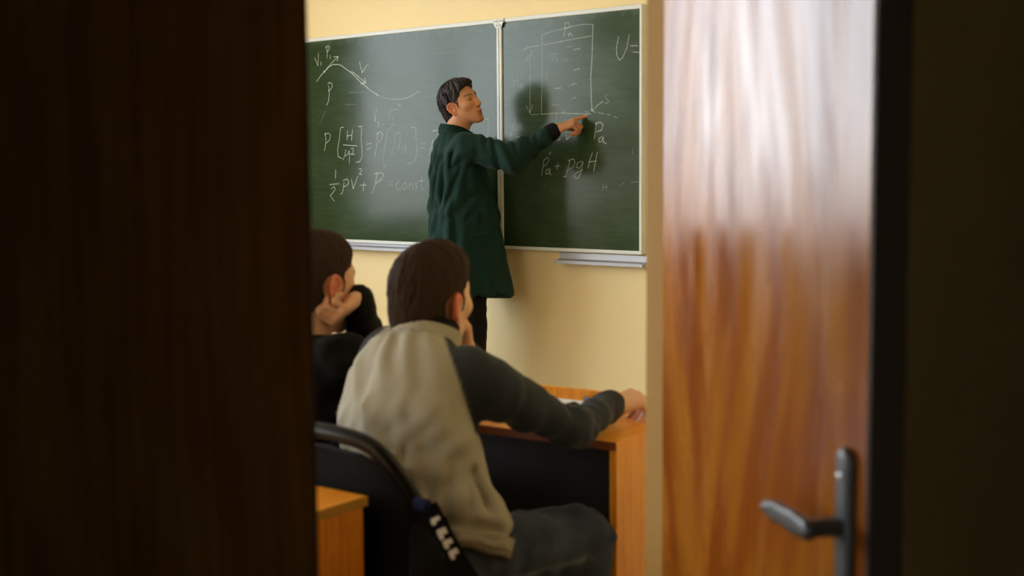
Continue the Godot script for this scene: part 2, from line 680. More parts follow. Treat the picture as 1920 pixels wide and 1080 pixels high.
# ------------------------------------------------------------------ the room
func room() -> void:
	var z0 := WALL_FRONT_Z
	struct("floor", box_mesh(Vector3(ROOM_X0 - 0.2, -0.1, z0 - 0.2), Vector3(COR_X0, 0.0, ROOM_Z1 + 0.2), 0.0), M.floor)
	struct("ceiling", box_mesh(Vector3(ROOM_X0 - 0.2, CEIL, z0 - 0.2), Vector3(COR_X0, CEIL + 0.15, ROOM_Z1 + 0.2), 0.0), M.ceiling)
	struct("wall_front", box_mesh(Vector3(ROOM_X0 - 0.2, 0, z0 - 0.2), Vector3(COR_X0, CEIL, z0), 0.0), M.wall)
	struct("wall_back", box_mesh(Vector3(ROOM_X0 - 0.2, 0, ROOM_Z1), Vector3(COR_X0, CEIL, ROOM_Z1 + 0.2), 0.0), M.wall)
	# window wall
	var wins := [[-3.77, -0.75], [0.70, 2.80], [3.45, 5.55]]
	var sill := 0.95
	var head := 3.1
	var st := st_new()
	var xa := ROOM_X0 - 0.3
	span(st, Vector3(xa, 0, z0), Vector3(ROOM_X0, sill, ROOM_Z1), 0.0)
	span(st, Vector3(xa, head, z0), Vector3(ROOM_X0, CEIL, ROOM_Z1), 0.0)
	var z := z0
	for w in wins:
		span(st, Vector3(xa, sill, z), Vector3(ROOM_X0, head, w[0]), 0.0)
		z = w[1]
	span(st, Vector3(xa, sill, z), Vector3(ROOM_X0, head, ROOM_Z1), 0.0)
	struct("wall_left", st.commit(), M.wall)
	for i in wins.size():
		var w: Array = wins[i]
		var n := Node3D.new()
		n.name = "window_%d" % (i + 1)
		n.set_meta("kind", "structure")
		add_child(n)
		var fr := st_new()
		var x0 := ROOM_X0 - 0.16
		var x1 := ROOM_X0 - 0.10
		var cuts: Array[float] = [w[0], w[0] + (w[1] - w[0]) * 0.36, w[1]]
		for c in cuts:
			var cz := clampf(c, w[0] + 0.03, w[1] - 0.03)
			span(fr, Vector3(x0, sill, cz - 0.03), Vector3(x1, head, cz + 0.03), 0.005)
		for y in [sill + 0.03, head - 0.03]:
			span(fr, Vector3(x0 + 0.002, y - 0.03, w[0]), Vector3(x1 - 0.002, y + 0.03, w[1]), 0.005)
		obj("window_frame", fr.commit(), M.white, n)
		obj("window_sill", box_mesh(Vector3(ROOM_X0 - 0.1, sill, w[0]), Vector3(ROOM_X0 + 0.12, sill + 0.03, w[1]), 0.006), M.white, n)
		for k in 2:
			obj("pane", box_mesh(Vector3(ROOM_X0 - 0.132, sill + 0.06, cuts[k] + 0.03), Vector3(ROOM_X0 - 0.130, head - 0.06, cuts[k + 1] - 0.03), 0.0), M.glass, n)
	# wall with the doorway, between classroom and corridor
	st = st_new()
	span(st, Vector3(ROOM_X1, 0, -7.0), Vector3(COR_X0, CEIL, -1.90), 0.0)
	span(st, Vector3(ROOM_X1, 2.12, -1.90), Vector3(COR_X0, CEIL, -0.19), 0.0)
	span(st, Vector3(ROOM_X1, 0, -0.19), Vector3(COR_X0, CEIL, 4.0), 0.0)
	struct("wall_right", st.commit(), M.wall)
	# corridor
	struct("floor_corridor", box_mesh(Vector3(COR_X0, -0.1, -7.2), Vector3(COR_X1 + 0.2, 0.0, 4.2), 0.0), M.corridor_floor)
	struct("ceiling_corridor", box_mesh(Vector3(COR_X0, CEIL, -7.2), Vector3(COR_X1 + 0.2, CEIL + 0.15, 4.2), 0.0), M.corridor)
	struct("wall_corridor", box_mesh(Vector3(COR_X1, 0, -7.2), Vector3(COR_X1 + 0.2, CEIL, 4.2), 0.0), M.corridor)
	struct("wall_corridor_far", box_mesh(Vector3(COR_X0, 0, -7.2), Vector3(COR_X1, CEIL, -7.0), 0.0), M.corridor)
	# unseen window added to the corridor's near end to lift the dim light there
	st = st_new()
	span(st, Vector3(COR_X0, 0, 4.0), Vector3(COR_X1, 1.0, 4.2), 0.0)
	span(st, Vector3(COR_X0, 2.2, 4.0), Vector3(COR_X1, CEIL, 4.2), 0.0)
	span(st, Vector3(COR_X0, 1.0, 4.0), Vector3(-0.25, 2.2, 4.2), 0.0)
	span(st, Vector3(0.65, 1.0, 4.0), Vector3(COR_X1, 2.2, 4.2), 0.0)
	struct("wall_corridor_near", st.commit(), M.corridor)
	st = st_new()
	for x in [-0.23, 0.20, 0.63]:
		span(st, Vector3(x - 0.02, 1.0, 4.08), Vector3(x + 0.02, 2.2, 4.13), 0.004)
	for y in [1.02, 2.18]:
		span(st, Vector3(-0.25, y - 0.02, 4.082), Vector3(0.65, y + 0.02, 4.128), 0.004)
	struct("window_%d" % (wins.size() + 1), st.commit(), M.white)  # the added window's frame, out of view behind the camera


func doors() -> void:
	# the frame, flush with the room's side of the wall
	var st := st_new()
	span(st, Vector3(-1.186, 0, -1.905), Vector3(-1.149, 2.12, -1.811), 0.002)
	span(st, Vector3(-1.186, 2.06, -1.905), Vector3(-1.149, 2.125, -0.185), 0.002)
	span(st, Vector3(-1.186, 0, -0.28), Vector3(-1.149, 2.12, -0.185), 0.002)
	struct("trim_1", st.commit(), M.frame, "light wooden door frame beside the sunlit right door leaf", "door frame")
	# right leaf, swung out into the corridor; its room-side face takes the window light
	var d := Node3D.new()
	d.name = "door_1"
	d.set_meta("kind", "structure")
	add_child(d)
	tag(d, "varnished brown wooden door leaf standing open at right, with a metal handle", "door")
	var side := Vector3(-LEAF_DIR.z, 0, LEAF_DIR.x)
	d.transform = Transform3D(Basis(LEAF_DIR, Vector3.UP, side), HINGE)
	obj("door_panel", box_mesh(Vector3(0.002, 0.01, -0.045), Vector3(0.708, 2.04, 0.0), 0.002), M.door, d)
	obj("edge_strip", box_mesh(Vector3(0.707, 0.01, -0.0445), Vector3(0.714, 2.04, -0.0005), 0.002), M.door_edge, d)
	var h := Node3D.new()
	h.name = "door_handle"
	d.add_child(h)
	h.position = Vector3(0.668, 0.932, 0.0)
	h.set_meta("label", "satin metal lever handle on a long narrow plate")
	var f := Blob.new()
	f.cap(Vector3(0, 0.078, 0.001), Vector3(0, -0.155, 0.001), 0.0165, 0.0165, 0.004)
	f.slack = 0.012
	f.shift = func(p: Vector3, dd: float) -> float: return maxf(dd, maxf(p.z - 0.0125, -p.z))
	obj("backplate", net_mesh(f, 0.003), M.steel, h)
	st = st_new()
	tube_into(st, [Vector3(0, 0, 0.008), Vector3(0, 0, 0.040), Vector3(-0.002, 0.0, 0.052)], [0.0115, 0.0105, 0.012], 14)
	obj("neck", st.commit(), M.steel, h)
	f = Blob.new()
	f.chain([Vector3(0.004, 0, 0.053), Vector3(-0.03, 0.001, 0.056), Vector3(-0.08, 0.0, 0.055), Vector3(-0.112, -0.002, 0.052)], [0.0125, 0.0125, 0.0118, 0.0095], 0.006)
	f.slack = 0.012
	f.shift = func(p: Vector3, dd: float) -> float: return maxf(dd, absf(p.z - 0.0545) - 0.0075)
	obj("lever", net_mesh(f, 0.003), M.steel, h)
	for y in [0.060, -0.075]:
		var s := SphereMesh.new()
		s.radius = 0.0052
		s.height = 0.005
		s.radial_segments = 14
		s.rings = 6
		obj("screw", s, M.screw, h, Transform3D(Basis(Vector3.RIGHT, PI / 2), Vector3(0, y, 0.0128)))
	# left leaf, shut, seen from the dark corridor
	var e := Node3D.new()
	e.name = "door_2"
	e.set_meta("kind", "structure")
	add_child(e)
	tag(e, "closed dark wooden door leaf filling the left of the view", "door")
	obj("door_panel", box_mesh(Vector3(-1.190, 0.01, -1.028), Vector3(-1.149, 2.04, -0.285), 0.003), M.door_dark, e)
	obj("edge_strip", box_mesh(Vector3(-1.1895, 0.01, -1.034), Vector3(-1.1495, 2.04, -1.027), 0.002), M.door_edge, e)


# ------------------------------------------------------------------ the chalkboard
func writing_face(x0: float, x1: float, y0: float, y1: float, sd: int, parent: Node3D) -> void:
	var w := int((x1 - x0) / 0.0011)
	var h := int((y1 - y0) / 0.0011)
	var hw := w / 2
	var hh := h / 2
	# enamel with old chalk wiped across it
	var wipe := FastNoiseLite.new()
	wipe.seed = sd
	wipe.frequency = 1.0
	wipe.fractal_octaves = 3
	var base := PackedByteArray()
	base.resize(hw * hh * 3)
	var rough0 := PackedByteArray()
	rough0.resize(hw * hh)
	var clean := Color(0.165, 0.238, 0.132)
	var dust := Color(0.40, 0.45, 0.40)
	for y in hh:
		for x in hw:
			var px := x0 + (x1 - x0) * x / hw
			var py := y1 - (y1 - y0) * y / hh
			var broad := wipe.get_noise_3d(px * 1.6, py * 2.6, 0.0)
			var streak := wipe.get_noise_3d(px * 5.0 + py * 3.0, py * 40.0, 7.0)
			var t := clampf((0.19 if sd == 9 else 0.10) + broad * 0.22 + streak * 0.10, 0.0, 0.6)
			if py > y1 - 0.05:
				t += clampf((py - y1 + 0.035) / 0.035 + wipe.get_noise_3d(px * 14.0, 3.0, py * 9.0), 0.0, 1.0) * 0.25
			var c := clean.lerp(dust, t)
			var i := y * hw + x
			base[i * 3] = int(c.r * 255.0)
			base[i * 3 + 1] = int(c.g * 255.0)
			base[i * 3 + 2] = int(c.b * 255.0)
			rough0[i] = int((0.155 + t * 0.14 + broad * 0.03) * 255.0)
	var im := Image.create_from_data(hw, hh, false, Image.FORMAT_RGB8, base)
	im.resize(w, h, Image.INTERPOLATE_BILINEAR)
	var ir := Image.create_from_data(hw, hh, false, Image.FORMAT_L8, rough0)
	ir.resize(w, h, Image.INTERPOLATE_BILINEAR)
	# chalk lines: the lecturer's handwriting
	var grain := RandomNumberGenerator.new()
	grain.seed = sd
	for s in chalk_strokes:
		var flat: Array = s.p
		var cv := Curve2D.new()
		var n := flat.size() / 2
		for k in n:
			var here := Vector2(flat[k * 2], flat[k * 2 + 1])
			var before := Vector2(flat[maxi(k - 1, 0) * 2], flat[maxi(k - 1, 0) * 2 + 1])
			var after := Vector2(flat[mini(k + 1, n - 1) * 2], flat[mini(k + 1, n - 1) * 2 + 1])
			var tan := (after - before) * 0.16
			cv.add_point(here, -tan, tan)
		var length := cv.get_baked_length()
		if flat[0] < x0 or flat[0] > x1:
			continue
		var strength: float = s.b
		var at := 0.0
		while at <= length:
			var q := cv.sample_baked(at)
			var cx := (q.x - x0) / (x1 - x0) * w
			var cy := (y1 - q.y) / (y1 - y0) * h
			var press := strength * (0.8 + 0.35 * wipe.get_noise_2d(at * 60.0, flat[0] * 50.0))
			for oy in range(-3, 4):
				for ox in range(-3, 4):
					var r2 := Vector2(ox, oy).length()
					if r2 > 3.2:
						continue
					var ix := int(cx) + ox
					var iy := int(cy) + oy
					if ix < 0 or iy < 0 or ix >= w or iy >= h:
						continue
					var a := press * clampf(1.3 - r2 / 2.15, 0.0, 1.0) * (0.35 + 0.65 * grain.randf()) * 0.74
					im.set_pixel(ix, iy, im.get_pixel(ix, iy).lerp(Color(0.93, 0.94, 0.91), a))
					ir.set_pixel(ix, iy, ir.get_pixel(ix, iy).lerp(Color(0.95, 0.95, 0.95), a * 0.25))
			at += 0.0011
	var m := mat(Color.WHITE, 1.0, 0.0, 0.32)
	m.albedo_texture = ImageTexture.create_from_image(im)
	m.roughness_texture = ImageTexture.create_from_image(ir)
	m.roughness_texture_channel = BaseMaterial3D.TEXTURE_CHANNEL_RED
	m.texture_repeat = false
	var st := st_new()
	st.set_normal(Vector3.BACK)
	for v in [[x0, y1, 0, 0], [x1, y1, 1, 0], [x1, y0, 1, 1], [x0, y1, 0, 0], [x1, y0, 1, 1], [x0, y0, 0, 1]]:
		st.set_uv(Vector2(v[2], v[3]))
		st.add_vertex(Vector3(v[0], v[1], BOARD_Z))
	obj("writing_surface", st.commit(), m, parent)


func chalkboard() -> void:
	var t := thing("chalkboard", "green folding chalkboard covered in chalk formulas on the yellow wall", "chalkboard")
	var zf := BOARD_Z - 0.001
	var zb := WALL_FRONT_Z + 0.002
	var y0 := 0.955
	var y1 := 2.118
	var core := mat(Color(0.12, 0.16, 0.12), 0.6)
	for w in [[-6.02, -4.345, 3], [-4.309, -3.452, 9], [-6.80, -6.06, 14]]:
		var p := obj("panel", box_mesh(Vector3(w[0], y0, zb), Vector3(w[1], y1, zf), 0.001), core, t)
		writing_face(w[0], w[1], y0, y1, w[2], p)
		var fr := st_new()
		span(fr, Vector3(w[0] - 0.016, y1, zb), Vector3(w[1] + 0.016, y1 + 0.022, zf + 0.008), 0.003)
		span(fr, Vector3(w[0] - 0.016, y0 - 0.018, zb), Vector3(w[1] + 0.016, y0, zf + 0.008), 0.003)
		span(fr, Vector3(w[0] - 0.017, y0 - 0.018, zb), Vector3(w[0], y1 + 0.022, zf + 0.010), 0.003)
		span(fr, Vector3(w[1], y0 - 0.018, zb), Vector3(w[1] + 0.017, y1 + 0.022, zf + 0.010), 0.003)
		var o := obj("panel_frame", fr.commit(), M.plastic_white, t)
		o.set_meta("label", "thin white panel frame")
	# corner plates of the hinge, with rivets
	for s in [-1.0, 1.0]:
		var plate := st_new()
		var out := PackedVector2Array([Vector2(0.001, 0.0), Vector2(0.036, 0.0), Vector2(0.034, -0.018), Vector2(0.020, -0.044), Vector2(0.001, -0.052)])
		sweep_into(plate, out, Vector3(-4.327, y1 + 0.020, zf + 0.0105), Vector3(s, 0, 0), Vector3.UP, Vector3(0, 0, 0.004))
		var o := obj("corner_plate", plate.commit(), M.plastic_white, t)
		for q in [Vector2(0.012, -0.012), Vector2(0.026, -0.012), Vector2(0.012, -0.034)]:
			var r := SphereMesh.new()
			r.radius = 0.004
			r.height = 0.004
			r.radial_segments = 10
			r.rings = 5
			obj("rivet", r, M.steel, o, Transform3D(Basis(Vector3.RIGHT, PI / 2), Vector3(-4.327 + s * q.x, y1 + 0.020 + q.y, zf + 0.0145)))
	for seg in [[-5.98, -4.55, 0.900], [-3.955, -3.415, 0.878]]:
		var prof := PackedVector2Array([Vector2(0.0, 0.052), Vector2(0.010, 0.052), Vector2(0.012, 0.022), Vector2(0.050, 0.010), Vector2(0.058, 0.016), Vector2(0.066, 0.016), Vector2(0.066, 0.0), Vector2(0.0, -0.004)])
		var tr := st_new()
		sweep_into(tr, prof, Vector3(seg[0], seg[2], zb + 0.008), Vector3.BACK, Vector3.UP, Vector3(seg[1] - seg[0], 0, 0))
		var o := obj("chalk_tray", tr.commit(), M.aluminium, t)
		o.set_meta("label", "aluminium chalk tray under the panel")


# ------------------------------------------------------------------ furniture
func make_desk(label: String, at: Vector3, turn: float, length: float, depth: float, lip: float) -> Node3D:
	# origin: on the floor under the right corner of the sitter's edge; runs to -x and -z
	var t := thing("school_desk", label, "desk", at, turn, "")
	var top := 0.76
	obj("tabletop", box_mesh(Vector3(-length, top - 0.018, -depth), Vector3(0, top, 0), 0.001), M.laminate, t)
	var bands := st_new()
	span(bands, Vector3(-length, top - 0.0185, -0.0005), Vector3(0.0008, top + 0.0003, 0.0012), 0.0004)
	obj("edge_band", bands.commit(), M.edge_dark, t)
	bands = st_new()
	span(bands, Vector3(-0.0002, top - 0.0185, -depth), Vector3(0.0014, top + 0.0003, -0.0004), 0.0004)
	obj("edge_band", bands.commit(), M.edge_band if lip < 0.01 else M.laminate, t)
	for x in [-0.018, -length]:
		obj("end_panel", box_mesh(Vector3(x, 0.0, -depth + 0.012), Vector3(x + 0.018, top - 0.0182, -0.003), 0.001), M.laminate, t)
	obj("modesty_panel", box_mesh(Vector3(-length + 0.0185, 0.46, -depth + 0.05), Vector3(-0.0185, top - 0.0185, -depth + 0.066), 0.001), M.panel_shaded, t)
	if lip > 0.01:
		obj("raised_edge", box_mesh(Vector3(-length, top + 0.0005, -depth + 0.001), Vector3(0, top + lip, -depth + 0.017), 0.001), M.laminate, t)
	return t


func student_desks() -> void:
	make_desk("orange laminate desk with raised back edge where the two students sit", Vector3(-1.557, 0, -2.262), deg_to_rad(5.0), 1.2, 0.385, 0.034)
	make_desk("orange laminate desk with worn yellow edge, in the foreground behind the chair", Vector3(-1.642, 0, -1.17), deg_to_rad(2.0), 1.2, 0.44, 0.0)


func make_chair(label: String, at: Vector3, turn: float) -> Node3D:
	var t := thing("office_chair", label, "chair", at, turn, "chairs at the students' desk")
	# arched back: rim tube, then an inner padded shell
	var arch := [Vector3(0.27, 0.46, 0.03), Vector3(0.26, 0.58, 0.065), Vector3(0.222, 0.70, 0.105), Vector3(0.190, 0.78, 0.135), Vector3(0.150, 0.832, 0.155), Vector3(0.10, 0.853, 0.166), Vector3(0.0, 0.860, 0.172)]
	var pts := arch.duplicate()
	for i in range(arch.size() - 2, -1, -1):
		var q: Vector3 = arch[i]
		pts.append(Vector3(-q.x, q.y, q.z))
	var cv := Curve3D.new()
	for i in pts.size():
		var d: Vector3 = (pts[mini(i + 1, pts.size() - 1)] - pts[maxi(i - 1, 0)]) * 0.17
		cv.add_point(pts[i], -d, d)
	var smooth := []
	for i in 49:
		smooth.append(cv.sample_baked(cv.get_baked_length() * i / 48.0, true))
	obj("back_rim", tube_mesh(smooth, [0.0165], 14), M.black_plastic, t)
	var shell := func(u: float, v: float) -> Vector3:
		var an := u * 2.0 - 1.0
		var ax := absf(an) * 0.225
		# follow the rim inwards of it
		var y1 := 0.828
		var zr := 0.168
		for i in range(arch.size() - 1, 0, -1):
			var p0: Vector3 = arch[i]
			var p1: Vector3 = arch[i - 1]
			if ax >= p0.x and ax <= p1.x:
				var w := (ax - p0.x) / (p1.x - p0.x)
				y1 = lerpf(p0.y, p1.y, w) - 0.032
				zr = lerpf(p0.z, p1.z, w)
		var top := maxf(y1, 0.52)
		return Vector3(an * 0.225, lerpf(0.50, top, v), zr - 0.012 - 0.03 * (1.0 - v) * (1.0 - v))
	obj("backrest", sheet_mesh(shell, 36, 10, 0.018), M.black_fabric, t)
	var f := Blob.new()
	f.ell(Transform3D(Basis(), Vector3(0, 0.445, -0.03)), Vector3(0.255, 0.05, 0.245), 0.02)
	f.shift = func(p: Vector3, dd: float) -> float: return maxf(dd, 0.405 - p.y)
	f.slack = 0.03
	obj("seat", net_mesh(f, 0.014), M.black_fabric, t)
	for s in [-1.0, 1.0]:
		obj("leg", tube_mesh([Vector3(s * 0.19, 0.43, 0.12), Vector3(s * 0.22, 0.2, 0.18), Vector3(s * 0.23, 0.012, 0.20)], [0.012, 0.011, 0.011], 10), M.black_metal, t)
		obj("leg", tube_mesh([Vector3(s * 0.19, 0.43, -0.18), Vector3(s * 0.21, 0.2, -0.20), Vector3(s * 0.22, 0.012, -0.21)], [0.012, 0.011, 0.011], 10), M.black_metal, t)
		obj("back_upright", tube_mesh([Vector3(s * 0.2, 0.42, 0.02), Vector3(s * 0.268, 0.465, 0.03)], [0.012, 0.012], 10), M.black_metal, t)
	return t


func chairs() -> void:
	make_chair("black plastic chair with an arched back holding the student in the grey jacket", Vector3(-1.825, 0, -1.802), deg_to_rad(2.0))
	make_chair("black plastic chair under the student in the black sweater, mostly behind the door", Vector3(-2.40, 0, -1.865), deg_to_rad(-4.0))


func sheet_of_paper(called: String, label: String, at: Vector3, turn: float, size: Vector2, thick: float, group := "") -> void:
	var t := thing(called, label, "paper", at, turn, group)
	var f := func(u: float, v: float) -> Vector3:
		return Vector3((u - 0.5) * size.x, thick * 0.5 + 0.003 * pow(absf(u - 0.5) * 2.0, 3.0) * (0.4 + 0.6 * v), (v - 0.5) * size.y)
	obj("page", sheet_mesh(f, 8, 8, thick), M.paper, t)


func small_things() -> void:
	sheet_of_paper("exercise_book", "white exercise book under the grey-jacketed student's forearm", Vector3(-1.875, 0.7605, -2.545), deg_to_rad(8.0), Vector2(0.30, 0.16), 0.006)
	sheet_of_paper("paper_sheet", "small white paper on the desk left of the grey jacket", Vector3(-2.53, 0.7605, -2.41), deg_to_rad(20.0), Vector2(0.15, 0.13), 0.002)
	var t := thing("pen", "dark blue pen lying on the exercise book by the cuff", "pen", Vector3(-1.79, 0.7745, -2.545), deg_to_rad(60.0))
	obj("barrel", tube_mesh([Vector3(0, 0, 0), Vector3(0, 0, -0.11)], [0.0042, 0.0042], 10), M.pen, t)
	obj("cap", tube_mesh([Vector3(0, 0, 0.0), Vector3(0, 0, 0.028)], [0.005, 0.005], 10), M.pen, t)
	# bag hung on the chair
	var bag := thing("shoulder_bag", "black cloth bag with white letters on its strap, hung on the arched chair", "bag", Vector3(-1.568, 0.045, -1.715))
	var f := Blob.new()
	f.loft(Transform3D(), [[0.30, 0.0, 0.0, 0.040, 0.06], [0.36, 0.0, 0.0, 0.052, 0.075], [0.48, 0.0, 0.0, 0.048, 0.070], [0.58, -0.015, 0.0, 0.036, 0.06], [0.655, -0.04, -0.01, 0.018, 0.045]], 0.03)
	f.slack = 0.02
	f.shift = func(p: Vector3, dd: float) -> float: return dd + 0.010 * noise_a.get_noise_3d(p.x * 9.0, p.y * 7.0, p.z * 9.0) + 0.004 * noise_b.get_noise_3d(p.x * 30.0, p.y * 22.0, p.z * 30.0)
	obj("bag_body", net_mesh(f, 0.009), M.black_fabric, bag)
	var aisle := Vector3(0.775, 0, -0.632)
	var strap := func(u: float, v: float) -> Vector3:
		return Vector3(0.004, 0.700, 0.043) + aisle * (0.085 * v + (u - 0.5) * 0.030) + Vector3(0, -0.155 * v + (u - 0.5) * 0.014, 0) + Vector3(0.6, 0, 0.75) * (0.012 * sin(v * PI))
	var so := obj("strap", sheet_mesh(strap, 4, 14, 0.004), M.black_fabric, bag)
	so.set_meta("label", "black strap with white letters")
	for i in 4:
		var st := st_new()
		var v0: float = [0.16, 0.30, 0.42, 0.54][i]
		var hgt: float = [0.026, 0.040, 0.032, 0.036][i]
		var c: Vector3 = strap.call(0.5, v0)
		var e1: Vector3 = (strap.call(1.0, v0) - strap.call(0.0, v0)).normalized()
		var e2: Vector3 = (strap.call(0.5, v0 + 0.05) - c).normalized()
		var e3 := e1.cross(e2).normalized()
		if e3.z < 0.0:
			e3 = -e3
		var letter := Transform3D(Basis(e1, e2, e1.cross(e2).normalized()), c + e3 * 0.0035)
		box_into(st, Vector3(0.017, hgt * 0.30, 0.002), letter, 0.0006)
		box_into(st, Vector3(0.008, hgt * 0.34, 0.002), letter.translated_local(Vector3(-0.006, hgt * 0.16, 0)), 0.0006)
		obj("letter", st.commit(), M.paper, so)
	var sh := obj("flap", box_mesh(Vector3(-0.024, 0.688, 0.040), Vector3(0.014, 0.712, 0.058), 0.01), M.navy, bag)
	sh.set_meta("label", "navy blue patch of lining")


# ------------------------------------------------------------------ people
const SKIN := Color(0.57, 0.275, 0.145)      # linear
const FAIR := Color(0.70, 0.395, 0.245)
const LIP := Color(0.42, 0.150, 0.100)
const EAR_GLOW := Color(0.70, 0.180, 0.100)  # backlight glowing through the ear, put into a redder albedo


# A frame for a head: x to the person's left, y up, z out of the face.
func facing(at: Vector3, heading_deg: float, nod_deg := 0.0, roll_deg := 0.0) -> Transform3D:
	# heading: 0 looks at the board (-z), positive turns to the right (+x); nod: positive lifts the chin
	var b := Basis(Vector3.UP, PI - deg_to_rad(heading_deg))
	b = b * Basis(Vector3.RIGHT, -deg_to_rad(nod_deg)) * Basis(Vector3.BACK, deg_to_rad(roll_deg))
	return Transform3D(b, at)


func lc(X: Transform3D, x: float, y: float, z: float) -> Vector3:
	return X * Vector3(x, y, z)


func add_head(f: Blob, X: Transform3D, detail := true) -> void:
	var E := func(x: float, y: float, z: float, tilt := 0.0) -> Transform3D:
		return X * Transform3D(Basis(Vector3.RIGHT, tilt), Vector3(x, y, z))
	f.ell(E.call(0, 0.034, -0.014), Vector3(0.0700, 0.084, 0.090), 0.01)
	f.ell(E.call(0, 0.010, 0.030), Vector3(0.066, 0.078, 0.060), 0.03)
	f.ell(E.call(0, -0.040, 0.036), Vector3(0.054, 0.066, 0.052), 0.03)
	for s in [-1.0, 1.0]:
		f.cap(lc(X, s * 0.053, -0.045, 0.002), lc(X, s * 0.022, -0.094, 0.060), 0.015, 0.014, 0.03)
		f.ell(E.call(s * 0.044, -0.014, 0.060), Vector3(0.020, 0.017, 0.018), 0.02)       # cheekbone
	f.cap(lc(X, -0.012, -0.100, 0.072), lc(X, 0.012, -0.100, 0.072), 0.0145, 0.0145, 0.02)    # chin
	f.ell(E.call(0, -0.064, 0.066), Vector3(0.030, 0.026, 0.026), 0.02)                       # muzzle
	f.cap(lc(X, -0.030, 0.029, 0.073), lc(X, 0.030, 0.029, 0.073), 0.0125, 0.0125, 0.02)      # brow
	f.cap(lc(X, 0, 0.020, 0.083), lc(X, 0, -0.024, 0.104), 0.0075, 0.0095, 0.012)             # nose
	f.ell(E.call(0, -0.030, 0.101), Vector3(0.0105, 0.0095, 0.0115), 0.008)
	for s in [-1.0, 1.0]:
		f.ell(E.call(s * 0.0115, -0.034, 0.092), Vector3(0.0075, 0.0075, 0.010), 0.006)
	if detail:
		for s in [-1.0, 1.0]:
			f.ell(E.call(s * 0.031, 0.006, 0.090), Vector3(0.0165, 0.0095, 0.016), 0.010, true)   # socket
			f.ell(E.call(s * 0.031, 0.004, 0.0735), Vector3(0.0135, 0.0125, 0.0130), 0.003)      # lids
			f.ell(E.call(s * 0.032, 0.0025, 0.088), Vector3(0.0115, 0.0030, 0.010), 0.002, true)  # slit
			f.ell(E.call(s * 0.006, -0.0435, 0.094), Vector3(0.0035, 0.003, 0.005), 0.002, true)  # nostril
		f.cap(lc(X, -0.016, -0.0605, 0.0855), lc(X, 0.016, -0.0605, 0.0855), 0.0050, 0.0050, 0.006)
		f.ell(E.call(0, -0.060, 0.0885), Vector3(0.012, 0.0045, 0.0048), 0.004)
		f.ell(E.call(0, -0.0720, 0.0862), Vector3(0.015, 0.0052, 0.0058), 0.005)
		f.ell(E.call(0, -0.0657, 0.0945), Vector3(0.024, 0.0015, 0.009), 0.003, true)          # mouth line
		f.ell(E.call(0, -0.084, 0.092), Vector3(0.016, 0.004, 0.006), 0.006, true)             # under the lip
	for s in [-1.0, 1.0]:
		var A := X * Transform3D(Basis(Vector3.UP, -s * 0.42) * Basis(Vector3.RIGHT, -0.12), Vector3(s * 0.0705, -0.004, -0.004))
		f.ell(A * Transform3D(Basis(), Vector3(s * 0.001, 0.0, -0.010)), Vector3(0.0045, 0.027, 0.0165), 0.006)
		var arc := [Vector2(0.008, 0.004), Vector2(0.006, 0.020), Vector2(-0.006, 0.030), Vector2(-0.021, 0.026), Vector2(-0.028, 0.010), Vector2(-0.024, -0.008), Vector2(-0.014, -0.022)]
		for i in arc.size() - 1:
			f.cap(A * Vector3(s * 0.005, arc[i].y, arc[i].x), A * Vector3(s * 0.005, arc[i + 1].y, arc[i + 1].x), 0.0038, 0.0038, 0.004)
		f.ell(A * Transform3D(Basis(), Vector3(s * 0.003, -0.027, -0.006)), Vector3(0.0045, 0.009, 0.0075), 0.006)
		f.ell(A * Transform3D(Basis(), Vector3(s * 0.006, -0.004, -0.008)), Vector3(0.0045, 0.011, 0.008), 0.004, true)
		f.cap(A * Vector3(s * 0.004, -0.008, 0.006), A * Vector3(s * 0.004, -0.013, 0.004), 0.004, 0.004, 0.004)


func skin_tint(X: Transform3D, tone := SKIN, brow := Color(0.10, 0.055, 0.03)) -> Callable:
	var I := X.affine_inverse()
	return func(p: Vector3) -> Color:
		var q := I * p
		var c := tone
		if absf(q.y) > 0.16 or q.length() > 0.2:
			return c
		var ax := absf(q.x)
		if ax > 0.070 and absf(q.y) < 0.045 and q.z < 0.02:
			c = c.lerp(EAR_GLOW, 0.35 if tone == SKIN else 0.85)
		if q.z > 0.03:
			c = c.lerp(Color(0.60, 0.245, 0.140), 0.6 * clampf(1.0 - Vector2(ax - 0.042, q.y + 0.03).length() / 0.03, 0.0, 1.0))
			c = c.lerp(Color(0.40, 0.20, 0.12), 0.35 * clampf(1.0 - Vector2(ax * 0.5, q.y + 0.085).length() / 0.035, 0.0, 1.0))    # shaven chin
			if q.z > 0.07 and ax < 0.026 and absf(q.y + 0.066) < 0.0115 - ax * 0.2:
				c = c.lerp(LIP, 0.6)
			var by := 0.0285 + 0.10 * (ax - 0.012) - 4.2 * (ax - 0.03) * (ax - 0.03)
			if ax > 0.009 and ax < 0.054:
				c = c.lerp(brow, 0.85 * clampf(1.6 - absf(q.y - by) / 0.0036, 0.0, 1.0))
			if Vector2(ax - 0.031, (q.y - 0.0035) * 2.0).length() < 0.0135:
				c = c.lerp(Color(0.20, 0.09, 0.05), 0.5 * clampf(1.4 - absf(q.y - 0.006) / 0.0028, 0.0, 1.0))
		return c


